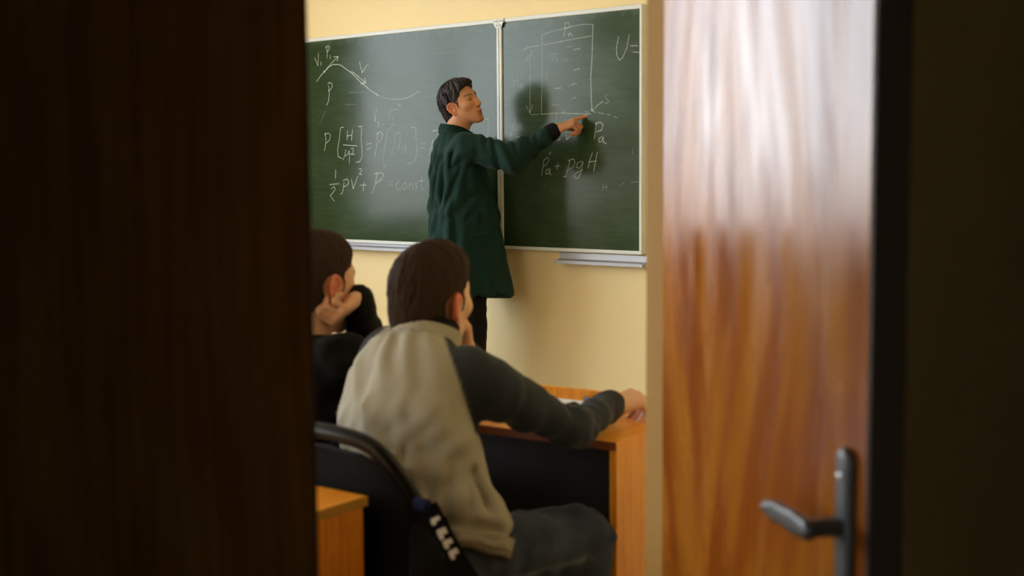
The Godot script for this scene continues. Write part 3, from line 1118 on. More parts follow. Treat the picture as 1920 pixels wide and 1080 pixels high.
func add_eyes(X: Transform3D, parent: Node3D, base: Vector3, look := Vector3(0, 0, 1)) -> void:
	for s in [-1.0, 1.0]:
		var f := Blob.new()
		var c := lc(X, s * 0.031, 0.003, 0.0735)
		f.cap(c, c, 0.0115, 0.0115)
		var d := (X.basis * look).normalized()
		var tint := func(p: Vector3) -> Color:
			var a := acos(clampf((p - c).normalized().dot(d), -1.0, 1.0))
			return Color(0.01, 0.01, 0.01) if a < 0.22 else Color(0.10, 0.06, 0.03) if a < 0.5 else Color(0.72, 0.68, 0.62)
		obj("eye", net_mesh(f, 0.0015, tint, base), M.eye, parent)


# Hair: the skull grown outwards, cut at the hairline and broken into tufts.
func hair_mesh(X: Transform3D, grow: float, tuft: float, fine: float, cell: float, base: Vector3, fringe := 0.0, nape := -0.075) -> ArrayMesh:
	var f := Blob.new()
	f.ell(X * Transform3D(Basis(), Vector3(0, 0.036, -0.015)), Vector3(0.0700 + grow * 0.8, 0.084 + grow * 1.25, 0.090 + grow), 0.01)
	f.ell(X * Transform3D(Basis(), Vector3(0, 0.060 + fringe * 0.3, 0.030)), Vector3(0.060 + grow * 0.5, 0.052 + grow * 1.1, 0.058 + grow * 0.9), 0.03)
	f.ell(X * Transform3D(Basis(), Vector3(0, -0.028, -0.048)), Vector3(0.058 + grow * 0.4, 0.060, 0.048 + grow * 0.8), 0.03)
	for s in [-1.0, 1.0]:
		f.ell(X * Transform3D(Basis(), Vector3(s * 0.062, -0.002, 0.014)), Vector3(0.010 + grow * 0.4, 0.030, 0.014), 0.02)
	var I := X.affine_inverse()
	f.slack = 0.012 + tuft
	f.shift = func(p: Vector3, d: float) -> float:
		var q := I * p
		var ax := absf(q.x)
		# strands run from the crown forwards and down
		var w := q - Vector3(0.01, 0.10, -0.05)
		var an := atan2(w.x, w.z)
		var down := w.length()
		var n1 := noise_a.get_noise_3d(an * 4.2 + down * 9.0, down * 16.0, q.y * 6.0)
		var n2 := noise_b.get_noise_3d(an * 15.0 + down * 20.0, down * 30.0, q.y * 12.0)
		d += n1 * tuft + n2 * fine
		# hairline: the front limit of the hair at each height
		var zl := 0.0
		if q.y > 0.088:
			zl = 0.12
		elif q.y > 0.045:
			var t := (q.y - 0.045) / 0.043
			zl = 0.047 + 0.040 * t * t + fringe * t
			zl += clampf(ax - 0.03, 0.0, 0.05) * 0.1
		elif q.y > 0.020:
			zl = 0.036 + 0.011 * (q.y - 0.020) / 0.025
		elif q.y > -0.018:
			zl = 0.028 + 0.008 * (q.y + 0.018) / 0.038
		else:
			zl = -0.024 + (q.y + 0.018) * 0.55
		zl += n1 * 0.008 + n2 * 0.003
		d = maxf(d, (q.z - zl) * 0.8)
		# clear of the ear, and the cut at the nape
		d = maxf(d, 0.034 - Vector3((ax - 0.086) * 0.9, q.y + 0.004, q.z + 0.008).length())
		d = maxf(d, (nape - q.y + n1 * 0.006) * 0.9)
		return d
	return net_mesh(f, cell, none, base)


# A hand. Frame: origin at the wrist, y towards the fingers, z out of the back of the hand. side -1 right, 1 left.
func add_hand(f: Blob, X: Transform3D, side: float, curl: Array, thumb: Array, size := 1.0, spread := 0.06) -> void:
	var kx := [0.027, 0.009, -0.009, -0.026]
	var ky := [0.090, 0.094, 0.089, 0.080]
	var lens := [[0.042, 0.025, 0.020], [0.046, 0.029, 0.021], [0.042, 0.027, 0.020], [0.033, 0.020, 0.018]]
	f.cap(X * Vector3(-0.010, -0.012, 0), X * Vector3(-0.010, 0.02, 0), 0.0195 * size, 0.019 * size, 0.012)
	f.cap(X * Vector3(0.010, -0.012, 0), X * Vector3(0.010, 0.02, 0), 0.0195 * size, 0.019 * size, 0.012)
	for i in 4:
		var k := Vector3(side * kx[i], ky[i], 0.0) * size
		f.cap(X * Vector3(side * kx[i] * 0.55 * size, 0.018 * size, -0.002), X * k, 0.0155 * size, 0.0112 * size, 0.012)
		var an := 0.0
		var p := k
		var r: float = [0.0096, 0.0098, 0.0093, 0.0084][i] * size
		for j in 3:
			an += deg_to_rad(curl[i][j])
			var fan := side * (1.5 - i) * spread * (1.0 if j == 0 else 0.4)
			var d := Vector3(sin(fan) * cos(an), cos(fan) * cos(an), -sin(an))
			var q: Vector3 = p + d * lens[i][j] * size
			f.cap(X * p, X * q, r, r * 0.90, 0.0045)
			r *= 0.90
			p = q
	var base := Vector3(side * 0.019, 0.016, -0.008) * size
	var segs := [0.046, 0.034, 0.026]
	var rr := [0.0145, 0.0112, 0.0102, 0.0085]
	for j in 3:
		var d: Vector3 = thumb[j]
		var q: Vector3 = base + Vector3(side * d.x, d.y, d.z).normalized() * segs[j] * size
		f.cap(X * base, X * q, rr[j] * size, rr[j + 1] * size, 0.010 if j == 0 else 0.004)
		base = q


# A hand's frame from where the fingers go and which way its back faces.
func hand_frame(wrist: Vector3, fingers: Vector3, back: Vector3) -> Transform3D:
	var y := fingers.normalized()
	var z := (back - y * back.dot(y)).normalized()
	return Transform3D(Basis(y.cross(z), y, z), wrist)


func person(label: String, at: Vector3) -> Node3D:
	return thing("person", label, "person", at)


func body_frame(at: Vector3, heading_deg: float, lean_deg := 0.0, roll_deg := 0.0) -> Transform3D:
	var b := Basis(Vector3.UP, PI - deg_to_rad(heading_deg)) * Basis(Vector3.RIGHT, deg_to_rad(lean_deg)) * Basis(Vector3.BACK, deg_to_rad(roll_deg))
	return Transform3D(b, at)


# ------------------------------------------------------------------ the lecturer
func lecturer() -> void:
	var base := Vector3(-4.36, 0, -4.92)
	var t := person("man in a dark green work coat standing at the chalkboard, pointing with outstretched right arm", base)
	var H := facing(Vector3(-4.342, 1.683, -4.925), 84.0, 18.0, 12.0)
	var B := body_frame(Vector3(-4.365, 0, -4.905), 32.0)            # torso, x to his left, z forward
	var I := B.affine_inverse()
	var sh_r := B * Vector3(-0.165, 1.475, 0.0)
	var sh_l := B * Vector3(0.175, 1.475, 0.0)
	var el_r := Vector3(-4.000, 1.405, -4.925)
	var wr_r := Vector3(-3.868, 1.553, -5.095)
	var el_l := B * Vector3(0.25, 1.15, 0.02)
	var wr_l := B * Vector3(0.22, 0.92, 0.10)
	# the body under the clothes, with head and hands on finer grids
	var f := Blob.new()
	f.loft(B, [[0.86, 0, 0.0, 0.155, 0.10], [1.08, 0, 0.005, 0.135, 0.095], [1.30, 0, 0.0, 0.160, 0.105], [1.44, 0, -0.01, 0.140, 0.080], [1.54, 0, -0.01, 0.06, 0.05]], 0.03)
	f.chain([sh_r, el_r, wr_r], [0.045, 0.038, 0.026], 0.03)
	f.chain([sh_l, el_l, wr_l], [0.045, 0.038, 0.026], 0.03)
	for s in [-1.0, 1.0]:
		f.chain([B * Vector3(s * 0.085, 0.88, 0.045), B * Vector3(s * 0.09, 0.47, 0.045), B * Vector3(s * 0.095, 0.08, 0.005)], [0.078, 0.052, 0.036], 0.03)
	f.cap(lc(H, 0, -0.06, -0.025), B * Vector3(0, 1.50, -0.01), 0.056, 0.060, 0.02)
	var net := Net.new()
	net.add(f, 0.014, func(_p: Vector3) -> Color: return SKIN, base)
	f = Blob.new()
	add_head(f, H)
	f.cap(lc(H, 0, -0.055, -0.022), B * Vector3(0, 1.52, -0.005), 0.058, 0.062, 0.03)
	net.add(f, 0.0026, skin_tint(H), base)
	f = Blob.new()
	var tip := Vector3(-3.733, 1.608, -5.212)
	var HR := hand_frame(wr_r, tip + Vector3(0, 0.012, 0) - wr_r, Vector3(0.1, 1.0, 0.45))
	add_hand(f, HR, -1.0, [[3, 6, 4], [58, 72, 40], [66, 76, 40], [72, 74, 40]], [Vector3(0.55, 0.75, -0.45), Vector3(0.1, 0.8, -0.55), Vector3(-0.3, 0.8, -0.4)], 1.06)
	net.add(f, 0.0028, func(_p: Vector3) -> Color: return SKIN, base)
	f = Blob.new()
	add_hand(f, hand_frame(wr_l, Vector3(-0.05, -1, 0.1), B.basis * Vector3(1, 0, 0.2)), 1.0, [[18, 25, 15], [22, 28, 15], [25, 30, 15], [28, 30, 15]], [Vector3(0.4, 0.9, -0.3), Vector3(0.2, 0.95, -0.3), Vector3(0.0, 1, -0.3)])
	net.add(f, 0.004, func(_p: Vector3) -> Color: return SKIN, base)
	obj("body", net.mesh(), M.skin, t)
	add_eyes(H, t, base, Vector3(-0.25, 0.0, 1.0))
	obj("hair", hair_mesh(H, 0.013, 0.010, 0.0035, 0.0028, base, 0.010), M.hair, t)
	# the coat
	f = Blob.new()
	f.loft(B, [[0.722, 0.0, 0.065, 0.215, 0.215], [0.90, 0, 0.050, 0.198, 0.192], [1.12, 0, 0.036, 0.182, 0.170], [1.32, 0, 0.020, 0.185, 0.152], [1.44, 0, 0.0, 0.178, 0.118], [1.515, 0, -0.018, 0.118, 0.080], [1.560, 0, -0.018, 0.070, 0.062]], 0.02)
	f.chain([sh_r, el_r, wr_r - (wr_r - el_r).normalized() * 0.075], [0.078, 0.066, 0.046], 0.045)
	f.chain([sh_l, el_l, wr_l], [0.074, 0.066, 0.047], 0.04)
	f.slack = 0.03
	var arm_axis := (el_r - sh_r).normalized()
	var fore := (wr_r - el_r).normalized()
	f.shift = func(p: Vector3, d: float) -> float:
		var q := I * p
		# sleeve: folds lie across the arm and slant from the shoulder; body: long falls down the skirt
		var u := (p - sh_r).dot(arm_axis)
		var on_arm := clampf((u - 0.02) / 0.08, 0.0, 1.0) * clampf((q.y - 1.22) / 0.06, 0.0, 1.0)
		var v := (p - el_r).dot(fore)
		var slant := u * 15.0 + (p.y - 1.4) * 9.0
		var fa := 0.008 - 0.026 * absf(noise_b.get_noise_3d(slant * 0.75, p.y * 3.0, v * 5.0)) + noise_b.get_noise_3d(slant * 1.9, p.y * 7.0, 5.0) * 0.004
		var ang := atan2(q.x, q.z)
		var low := clampf((1.25 - q.y) / 0.4, 0.0, 1.0)
		var fb := 0.006 - absf(noise_b.get_noise_3d(ang * 1.7 + q.y * 0.7, q.y * 0.7, 2.0)) * (0.010 + 0.036 * low)
		fb += 0.005 - 0.026 * absf(noise_b.get_noise_3d(ang * 1.6 - q.y * 5.5, q.y * 3.0 + ang * 1.2, 9.0)) * clampf((q.y - 0.90) / 0.2, 0.0, 1.0) * clampf((1.50 - q.y) / 0.06, 0.0, 1.0)
		d += lerpf(fb, fa, on_arm)
		# seams: down the middle of the back, across the yoke; a half belt
		if q.z < 0.0 and q.y < 1.50:
			d += 0.0035 * exp(-pow(q.x / 0.004, 2.0))
		if q.z < 0.03 and on_arm < 0.5:
			d += 0.003 * exp(-pow((q.y - 1.365) / 0.004, 2.0))
			if q.y > 1.125 and q.y < 1.165 and absf(q.x) < 0.14:
				d -= 0.004
		# pocket slit at the right side
		if q.x < -0.05 and q.z > 0.0 and q.z < 0.13:
			d += 0.007 * exp(-pow((q.y - 1.02 - q.z * 0.1) / 0.005, 2.0))
		return d
	var coat := net_mesh(f, 0.0075, none, base)
	obj("coat", coat, M.coat, t)
	# collar: a stand that lies open in front
	var collar := func(u: float, v: float) -> Vector3:
		var an := (u - 0.5) * TAU * 0.90
		var open := clampf(absf(u - 0.5) * 2.0, 0.0, 1.0)
		var r := 0.066 + 0.004 * v + 0.016 * pow(open, 3.0)
		var fold := sin(v * PI) * 0.007
		var y := 1.543 + 0.046 * v - 0.062 * pow(open, 1.5) * (1.0 - 0.15 * v)
		return B * Vector3(sin(an) * (r + fold), y, -0.016 - cos(an) * (r * 1.02 + fold) + 0.030 * v * (0.5 - open * 0.2) + 0.012 * open)
	obj("collar", sheet_mesh(collar, 40, 8, 0.006), M.coat, t, Transform3D(Basis(), -base))
	var shirt := func(u: float, v: float) -> Vector3:
		var an := (u - 0.5) * TAU * 0.96
		var open := absf(u - 0.5) * 2.0
		var r := 0.062
		return B * Vector3(sin(an) * r, 1.540 + 0.047 * v - 0.050 * open * open, -0.014 - cos(an) * r + 0.022 * v)
	obj("shirt_collar", sheet_mesh(shirt, 36, 5, 0.004), M.coat_lining, t, Transform3D(Basis(), -base))
	var cuff := st_new()
	tube_into(cuff, [wr_r - fore * 0.06, wr_r - fore * 0.035, wr_r - fore * 0.006], [0.043, 0.044, 0.040], 22)
	obj("cuff", cuff.commit(), M.coat_lining, t, Transform3D(Basis(), -base))
	# trousers and shoes
	f = Blob.new()
	f.loft(B, [[0.80, 0, 0.04, 0.165, 0.115], [0.96, 0, 0.03, 0.165, 0.112]], 0.03)
	for s in [-1.0, 1.0]:
		f.chain([B * Vector3(s * 0.085, 0.86, 0.045), B * Vector3(s * 0.092, 0.48, 0.045), B * Vector3(s * 0.097, 0.035, 0.005)], [0.092, 0.075, 0.062], 0.02)
	f.slack = 0.012
	f.shift = func(p: Vector3, d: float) -> float: return maxf(d, 0.025 - p.y) + noise_b.get_noise_3d(p.x * 9.0, p.y * 14.0, p.z * 9.0) * 0.006
	obj("trousers", net_mesh(f, 0.011, none, base), M.trousers, t)
	for s in [-1.0, 1.0]:
		f = Blob.new()
		f.cap(B * Vector3(s * 0.097, 0.05, -0.05), B * Vector3(s * 0.10, 0.042, 0.13), 0.042, 0.036, 0.02)
		f.slack = 0.03
		f.shift = func(p: Vector3, d: float) -> float: return maxf(d, -p.y)
		obj("shoe", net_mesh(f, 0.008, none, base), M.shoe, t)


# ------------------------------------------------------------------ the student in the grey jacket
func seated_legs(t: Node3D, base: Vector3, hips: Array, knees: Array, ankles: Array, m: Material, fr: Transform3D, tint: Callable = none) -> void:
	var f := Blob.new()
	f.cap(hips[0] + Vector3(0, 0.005, 0), hips[1] + Vector3(0, 0.005, 0), 0.11, 0.11, 0.03)
	for i in 2:
		f.chain([hips[i], knees[i]], [0.098, 0.072], 0.02)
		f.chain([knees[i], ankles[i]], [0.074, 0.054], 0.03)
	f.slack = 0.02
	var I := fr.affine_inverse()
	f.shift = func(p: Vector3, d: float) -> float:
		var q := I * p
		d += noise_b.get_noise_3d(p.x * 10.0, p.y * 12.0 + p.z * 6.0, p.z * 10.0) * 0.010
		d += noise_b.get_noise_3d(p.x * 24.0, p.y * 30.0, p.z * 22.0) * 0.003
		return maxf(d, 0.03 - p.y) + 0.0 * q.x
	obj("trousers", net_mesh(f, 0.009, tint, base), m, t)
	for i in 2:
		var g := Blob.new()
		var a: Vector3 = ankles[i]
		g.cap(Vector3(a.x, 0.046, a.z + 0.05), Vector3(a.x, 0.040, a.z - 0.13), 0.043, 0.037, 0.02)
		g.slack = 0.03
		g.shift = func(p: Vector3, d: float) -> float: return maxf(d, -p.y)
		obj("shoe", net_mesh(g, 0.010, none, base), M.shoe, t)


func grey_student() -> void:
	var base := Vector3(-1.80, 0, -1.82)
	var t := person("young man seen from behind, grey jacket with dark sleeves, right arm on the desk", base)
	var H := facing(Vector3(-1.866, 1.072, -2.010), -7.0, 2.0, 4.0)
	var hip := Vector3(-1.765, 0.56, -1.785)
	var chest := Vector3(-1.795, 0.84, -1.835)
	var neck := Vector3(-1.845, 0.985, -1.950)
	var sh_r := Vector3(-1.690, 0.935, -1.935)
	var sh_l := Vector3(-1.955, 0.945, -1.975)
	var el_r := Vector3(-1.595, 0.802, -2.158)
	var wr_r := Vector3(-1.672, 0.808, -2.405)
	var el_l := Vector3(-2.000, 0.820, -2.260)
	var wr_l := Vector3(-1.890, 0.935, -2.150)
	var up := (neck - hip).normalized()
	var z_ax := Vector3(0.0, 0.0, -1.0)
	z_ax = (z_ax - up * z_ax.dot(up)).normalized()
	var B := Transform3D(Basis(up.cross(z_ax).normalized(), up, z_ax), hip)      # x to his left, z forward
	var len := (neck - hip).length()
	var f := Blob.new()
	f.loft(B, [[-0.05, 0, 0, 0.13, 0.09], [0.17, 0, 0, 0.12, 0.085], [0.32, 0, -0.01, 0.12, 0.085], [0.40, 0, -0.01, 0.09, 0.06], [len, 0, 0, 0.05, 0.05]], 0.03)
	f.chain([sh_r, el_r, wr_r], [0.042, 0.030, 0.021], 0.015)
	f.chain([sh_l, el_l, wr_l], [0.042, 0.030, 0.021], 0.015)
	var hips := [Vector3(-1.665, 0.570, -1.80), Vector3(-1.865, 0.560, -1.80)]
	var knees := [Vector3(-1.632, 0.540, -2.225), Vector3(-2.030, 0.500, -2.240)]
	var ankles := [Vector3(-1.612, 0.085, -2.20), Vector3(-2.045, 0.085, -2.28)]
	for i in 2:
		f.chain([hips[i], knees[i], ankles[i]], [0.075, 0.052, 0.036], 0.03)
	f.cap(lc(H, 0, -0.06, -0.03), neck, 0.055, 0.060, 0.02)
	var net := Net.new()
	net.add(f, 0.014, func(_p: Vector3) -> Color: return FAIR, base)
	f = Blob.new()
	add_head(f, H)
	f.cap(lc(H, 0, -0.05, -0.028), neck, 0.054, 0.062, 0.03)
	net.add(f, 0.0030, skin_tint(H, FAIR), base)
	f = Blob.new()
	var HR := hand_frame(wr_r, Vector3(0.25, 0.10, -1.0), Vector3(0.25, 1.0, 0.2))
	add_hand(f, HR, -1.0, [[48, 62, 35], [55, 68, 35], [58, 66, 35], [60, 62, 35]], [Vector3(0.7, 0.7, -0.15), Vector3(0.35, 0.9, -0.2), Vector3(0.0, 0.95, -0.3)])
	net.add(f, 0.003, func(_p: Vector3) -> Color: return FAIR, base)
	f = Blob.new()
	var HL := hand_frame(wr_l, Vector3(0.10, 0.75, 0.25), Vector3(0.3, -0.2, -1.0))
	add_hand(f, HL, 1.0, [[62, 80, 45], [66, 82, 45], [68, 82, 45], [70, 80, 45]], [Vector3(0.5, 0.8, -0.4), Vector3(-0.1, 0.9, -0.5), Vector3(-0.4, 0.8, -0.4)])
	net.add(f, 0.003, func(_p: Vector3) -> Color: return FAIR, base)
	obj("body", net.mesh(), M.skin, t)
	add_eyes(H, t, base)
	obj("hair", hair_mesh(H, 0.0070, 0.0025, 0.0026, 0.003, base, 0.030, -0.088), M.hair_short, t)
	# jacket
	f = Blob.new()
	f.loft(B, [[0.042, -0.038, 0.040, 0.200, 0.146], [0.09, -0.036, 0.040, 0.199, 0.144], [0.14, -0.030, 0.028, 0.190, 0.132], [0.20, -0.020, 0.005, 0.172, 0.118], [0.30, -0.008, -0.020, 0.158, 0.118], [0.40, 0.0, -0.022, 0.150, 0.098], [0.46, 0.0, -0.012, 0.105, 0.080], [len + 0.015, 0.0, 0.0, 0.068, 0.066]], 0.03)
	f.chain([sh_r, el_r, wr_r], [0.068, 0.041, 0.033], 0.02)
	f.chain([sh_l, el_l, wr_l], [0.068, 0.046, 0.034], 0.03)
	f.slack = 0.03
	var I := B.affine_inverse()
	f.shift = func(p: Vector3, d: float) -> float:
		var q := I * p
		var ang := atan2(q.x, q.z)
		var ua := (p - sh_r).dot((el_r - sh_r).normalized())
		var vf := (p - el_r).dot((wr_r - el_r).normalized())
		var arm := clampf((ua - 0.03) / 0.08, 0.0, 1.0)
		var at_elbow := exp(-pow((vf - 0.03) / 0.09, 2.0)) * arm
		d += arm * noise_b.get_noise_3d(ua * 14.0 + vf * 9.0, p.y * 10.0, 3.0) * 0.008
		d += at_elbow * noise_b.get_noise_3d(vf * 42.0 + p.y * 12.0, p.y * 14.0, 8.0) * 0.007
		var body := 1.0 - arm
		d += body * noise_b.get_noise_3d(ang * 1.9 + q.y * 3.0, q.y * 5.0, 1.0) * 0.012
		d += body * noise_b.get_noise_3d(ang * 3.4 - q.y * 8.0, q.y * 15.0, 4.0) * 0.007 * clampf((0.36 - q.y) / 0.1, 0.0, 1.0)
		# slack cloth gathers above the hem band; a slanting side pocket
		d += 0.009 * exp(-pow((q.y - 0.076) / 0.012, 2.0))
		d += (0.004 - 0.030 * absf(noise_b.get_noise_3d(ang * 2.6 + q.y * 5.0, q.y * 5.0 - ang * 1.5, 6.0))) * body * clampf((0.24 - q.y) / 0.12, 0.0, 1.0) * clampf((q.y - 0.05) / 0.03, 0.0, 1.0)
		if q.x < -0.10 and q.z < 0.05:
			var line := q.z - 0.010 + (q.y - 0.14) * 0.25
			d += 0.022 * exp(-pow(line / 0.0075, 2.0)) * clampf((0.205 - q.y) / 0.02, 0.0, 1.0) * clampf((q.y - 0.100) / 0.02, 0.0, 1.0)
		return d
	var grey := Color(0.370, 0.345, 0.270)
	var dark := Color(0.026, 0.028, 0.037)
	var tint := func(p: Vector3) -> Color:
		var q := I * p
		# raglan seams run from the collar to the armpits; below them the sleeves are the arms
		var seam_r := clampf((-0.68 * p.x - 0.297 * (p.y - 1.35) + 0.67 * p.z) / -0.004 + 0.5, 0.0, 1.0) if q.x < -0.05 else 0.0
		var seam_l := clampf((q.x - 0.13 - 0.44 * (0.455 - q.y)) / 0.004 + 0.5, 0.0, 1.0)
		var on := maxf(seam_r, seam_l) * clampf((q.y - 0.27) / 0.004, 0.0, 1.0)
		for s in [[sh_r, el_r, wr_r], [sh_l, el_l, wr_l]]:
			var up_arm := Geometry3D.get_closest_point_to_segment(p, s[0], s[1])
			var ua: float = (p - s[0]).dot((s[1] - s[0]).normalized())
			on = maxf(on, (seam_r if s[0] == sh_r else clampf((ua - 0.03) / 0.006, 0.0, 1.0)) * clampf((ua - 0.01) / 0.006, 0.0, 1.0) * clampf((0.078 - p.distance_to(up_arm)) / 0.006, 0.0, 1.0))
			on = maxf(on, clampf((0.075 - p.distance_to(Geometry3D.get_closest_point_to_segment(p, s[1], s[2]))) / 0.006, 0.0, 1.0))
		return grey.lerp(dark, on)
	obj("jacket", net_mesh(f, 0.0070, tint, base), M.jacket, t)
	var collar := func(u: float, v: float) -> Vector3:
		var an := (u - 0.5) * TAU * 0.94
		var open := absf(u - 0.5) * 2.0
		var r := 0.074 - 0.004 * v
		return B * Vector3(sin(an) * r * 1.02, len - 0.022 + 0.060 * v - 0.012 * open * open, 0.002 - cos(an) * r + 0.020 * v)
	obj("collar", sheet_mesh(collar, 40, 6, 0.008), M.jersey, t, Transform3D(Basis(), -base))
	var lining := func(u: float, v: float) -> Vector3:
		var an := (u - 0.5) * TAU * 0.94
		var open := absf(u - 0.5) * 2.0
		var r := 0.0665 - 0.003 * v
		return B * Vector3(sin(an) * r * 1.02, len - 0.020 + 0.077 * v - 0.012 * open * open, 0.002 - cos(an) * r + 0.021 * v)
	var lo := obj("collar_lining", sheet_mesh(lining, 40, 6, 0.005), M.sweater, t, Transform3D(Basis(), -base))
	lo.set_meta("label", "black inner collar")
	f = Blob.new()
	f.loft(B, [[0.034, -0.038, 0.040, 0.192, 0.140], [0.071, -0.038, 0.040, 0.199, 0.145]], 0.006)
	f.slack = 0.012
	f.shift = func(p: Vector3, d: float) -> float:
		var q := I * p
		return d + 0.0010 * sin(atan2(q.x, q.z) * 90.0) + 0.006 * noise_b.get_noise_2d(atan2(q.x, q.z) * 2.0, 3.0)
	obj("hem_band", net_mesh(f, 0.006, none, base), M.jersey, t)
	for s in 2:
		var e: Vector3 = [el_r, el_l][s]
		var w: Vector3 = [wr_r, wr_l][s]
		var d := (w - e).normalized()
		obj("cuff", tube_mesh([w - d * 0.040 - base, w + d * 0.006 - base], [0.039, 0.036], 22), M.cuff, t)
	# jeans, with a pale seam along the outer thigh
	var kr: Vector3 = knees[0]
	var hr: Vector3 = hips[0]
	var th := (kr - hr).normalized()
	var denim := Color(0.036, 0.049, 0.072)
	var jt := func(p: Vector3) -> Color:
		var w := p - hr
		var along := w.dot(th)
		var c := denim * (1.0 + 0.5 * noise_a.get_noise_3d(p.x * 12.0, p.y * 12.0, p.z * 6.0))
		if along > 0.0 and along < 0.40 and p.x > hr.x:
			var r := w - th * along
			c = c.lerp(Color(0.16, 0.17, 0.18), 0.8 * clampf(1.5 - absf(r.y + 0.018) / 0.0035, 0.0, 1.0))
		return Color(c.r, c.g, c.b, 1.0)
	seated_legs(t, base, hips, knees, ankles, M.jeans, B, jt)


# ------------------------------------------------------------------ the student in black
func dark_student() -> void:
	var base := Vector3(-2.30, 0, -1.90)
	var t := person("close-cropped student in a black sweater, cheek on fist, half behind the door", base)
	var H := facing(Vector3(-2.224, 1.092, -2.006), 0.0, -3.0, 2.0)
	var hip := Vector3(-2.36, 0.56, -1.86)
	var chest := Vector3(-2.31, 0.82, -1.92)
	var neck := Vector3(-2.235, 0.985, -1.975)
	var sh_r := Vector3(-2.130, 0.920, -1.985)
	var sh_l := Vector3(-2.43, 0.905, -1.99)
	var el_r := Vector3(-2.220, 0.838, -2.180)
	var wr_r := Vector3(-2.158, 1.055, -2.074)
	var el_l := Vector3(-2.62, 0.815, -2.20)
	var wr_l := Vector3(-2.66, 0.800, -2.44)
	var hips := [Vector3(-2.26, 0.555, -1.88), Vector3(-2.46, 0.555, -1.88)]
	var knees := [Vector3(-2.26, 0.555, -2.30), Vector3(-2.48, 0.555, -2.30)]
	var ankles := [Vector3(-2.25, 0.085, -2.24), Vector3(-2.49, 0.085, -2.24)]
	var f := Blob.new()
	f.chain([hip, chest, neck], [0.08, 0.085, 0.05], 0.05)
	f.chain([sh_r, el_r, wr_r], [0.048, 0.038, 0.026], 0.03)
	f.chain([sh_l, el_l, wr_l], [0.048, 0.038, 0.026], 0.03)
	for i in 2:
		f.chain([hips[i], knees[i], ankles[i]], [0.075, 0.052, 0.036], 0.03)
	f.cap(lc(H, 0, -0.06, -0.03), neck, 0.055, 0.060, 0.02)
	var net := Net.new()
	net.add(f, 0.016, func(_p: Vector3) -> Color: return FAIR, base)
	f = Blob.new()
	add_head(f, H)
	f.cap(lc(H, 0, -0.05, -0.028), neck, 0.054, 0.062, 0.03)
	net.add(f, 0.003, skin_tint(H, FAIR), base)
	f = Blob.new()
	var HR := hand_frame(wr_r, Vector3(0.164, -0.36, 0.834), Vector3(0.504, -0.70, -0.411))
	add_hand(f, HR, -1.0, [[58, 85, 50], [62, 85, 50], [66, 85, 50], [70, 82, 50]], [Vector3(0.5, 0.8, -0.5), Vector3(0.0, 0.9, -0.5), Vector3(-0.3, 0.9, -0.3)], 0.92)
	net.add(f, 0.0028, func(_p: Vector3) -> Color: return FAIR, base)
	f = Blob.new()
	add_hand(f, hand_frame(wr_l, Vector3(0.35, -0.03, -0.8), Vector3(0, 1, 0)), 1.0, [[15, 20, 10], [18, 20, 10], [18, 22, 10], [20, 22, 10]], [Vector3(0.6, 0.8, -0.1), Vector3(0.3, 0.95, -0.1), Vector3(0.2, 1, -0.1)])
	net.add(f, 0.004, func(_p: Vector3) -> Color: return FAIR, base)
	obj("body", net.mesh(), M.skin, t)
	add_eyes(H, t, base)
	obj("hair", hair_mesh(H, 0.0050, 0.002, 0.0012, 0.003, base, 0.0, -0.080), M.hair_short, t)
	f = Blob.new()
	var up := (neck - hip).normalized()
	var z_ax := (Vector3(0, 0, -1) + up * up.z).normalized()
	var B := Transform3D(Basis(up.cross(z_ax).normalized(), up, z_ax), hip)
	var len := (neck - hip).length()
	f.loft(B, [[-0.09, 0, 0, 0.172, 0.135], [0.15, 0, -0.015, 0.165, 0.130], [0.30, 0, -0.02, 0.168, 0.122], [0.39, 0, -0.015, 0.155, 0.100], [0.43, 0, 0.0, 0.10, 0.080], [len + 0.010, 0, 0.0, 0.066, 0.064]], 0.03)
	f.chain([sh_r, el_r, wr_r], [0.070, 0.052, 0.037], 0.03)
	f.chain([sh_l, el_l, wr_l], [0.074, 0.060, 0.040], 0.05)
	f.slack = 0.02
	f.shift = func(p: Vector3, d: float) -> float:
		return d + noise_b.get_noise_3d(p.x * 9.0, p.y * 14.0, p.z * 9.0) * 0.010 + noise_b.get_noise_3d(p.x * 22.0, p.y * 32.0, p.z * 22.0) * 0.004
	obj("sweater", net_mesh(f, 0.009, none, base), M.sweater, t)
	var d := (wr_r - el_r).normalized()
	obj("cuff", tube_mesh([wr_r - d * 0.035 - base, wr_r + d * 0.004 - base], [0.0415, 0.039], 20), M.sweater, t)
	seated_legs(t, base, hips, knees, ankles, M.black_fabric, B)


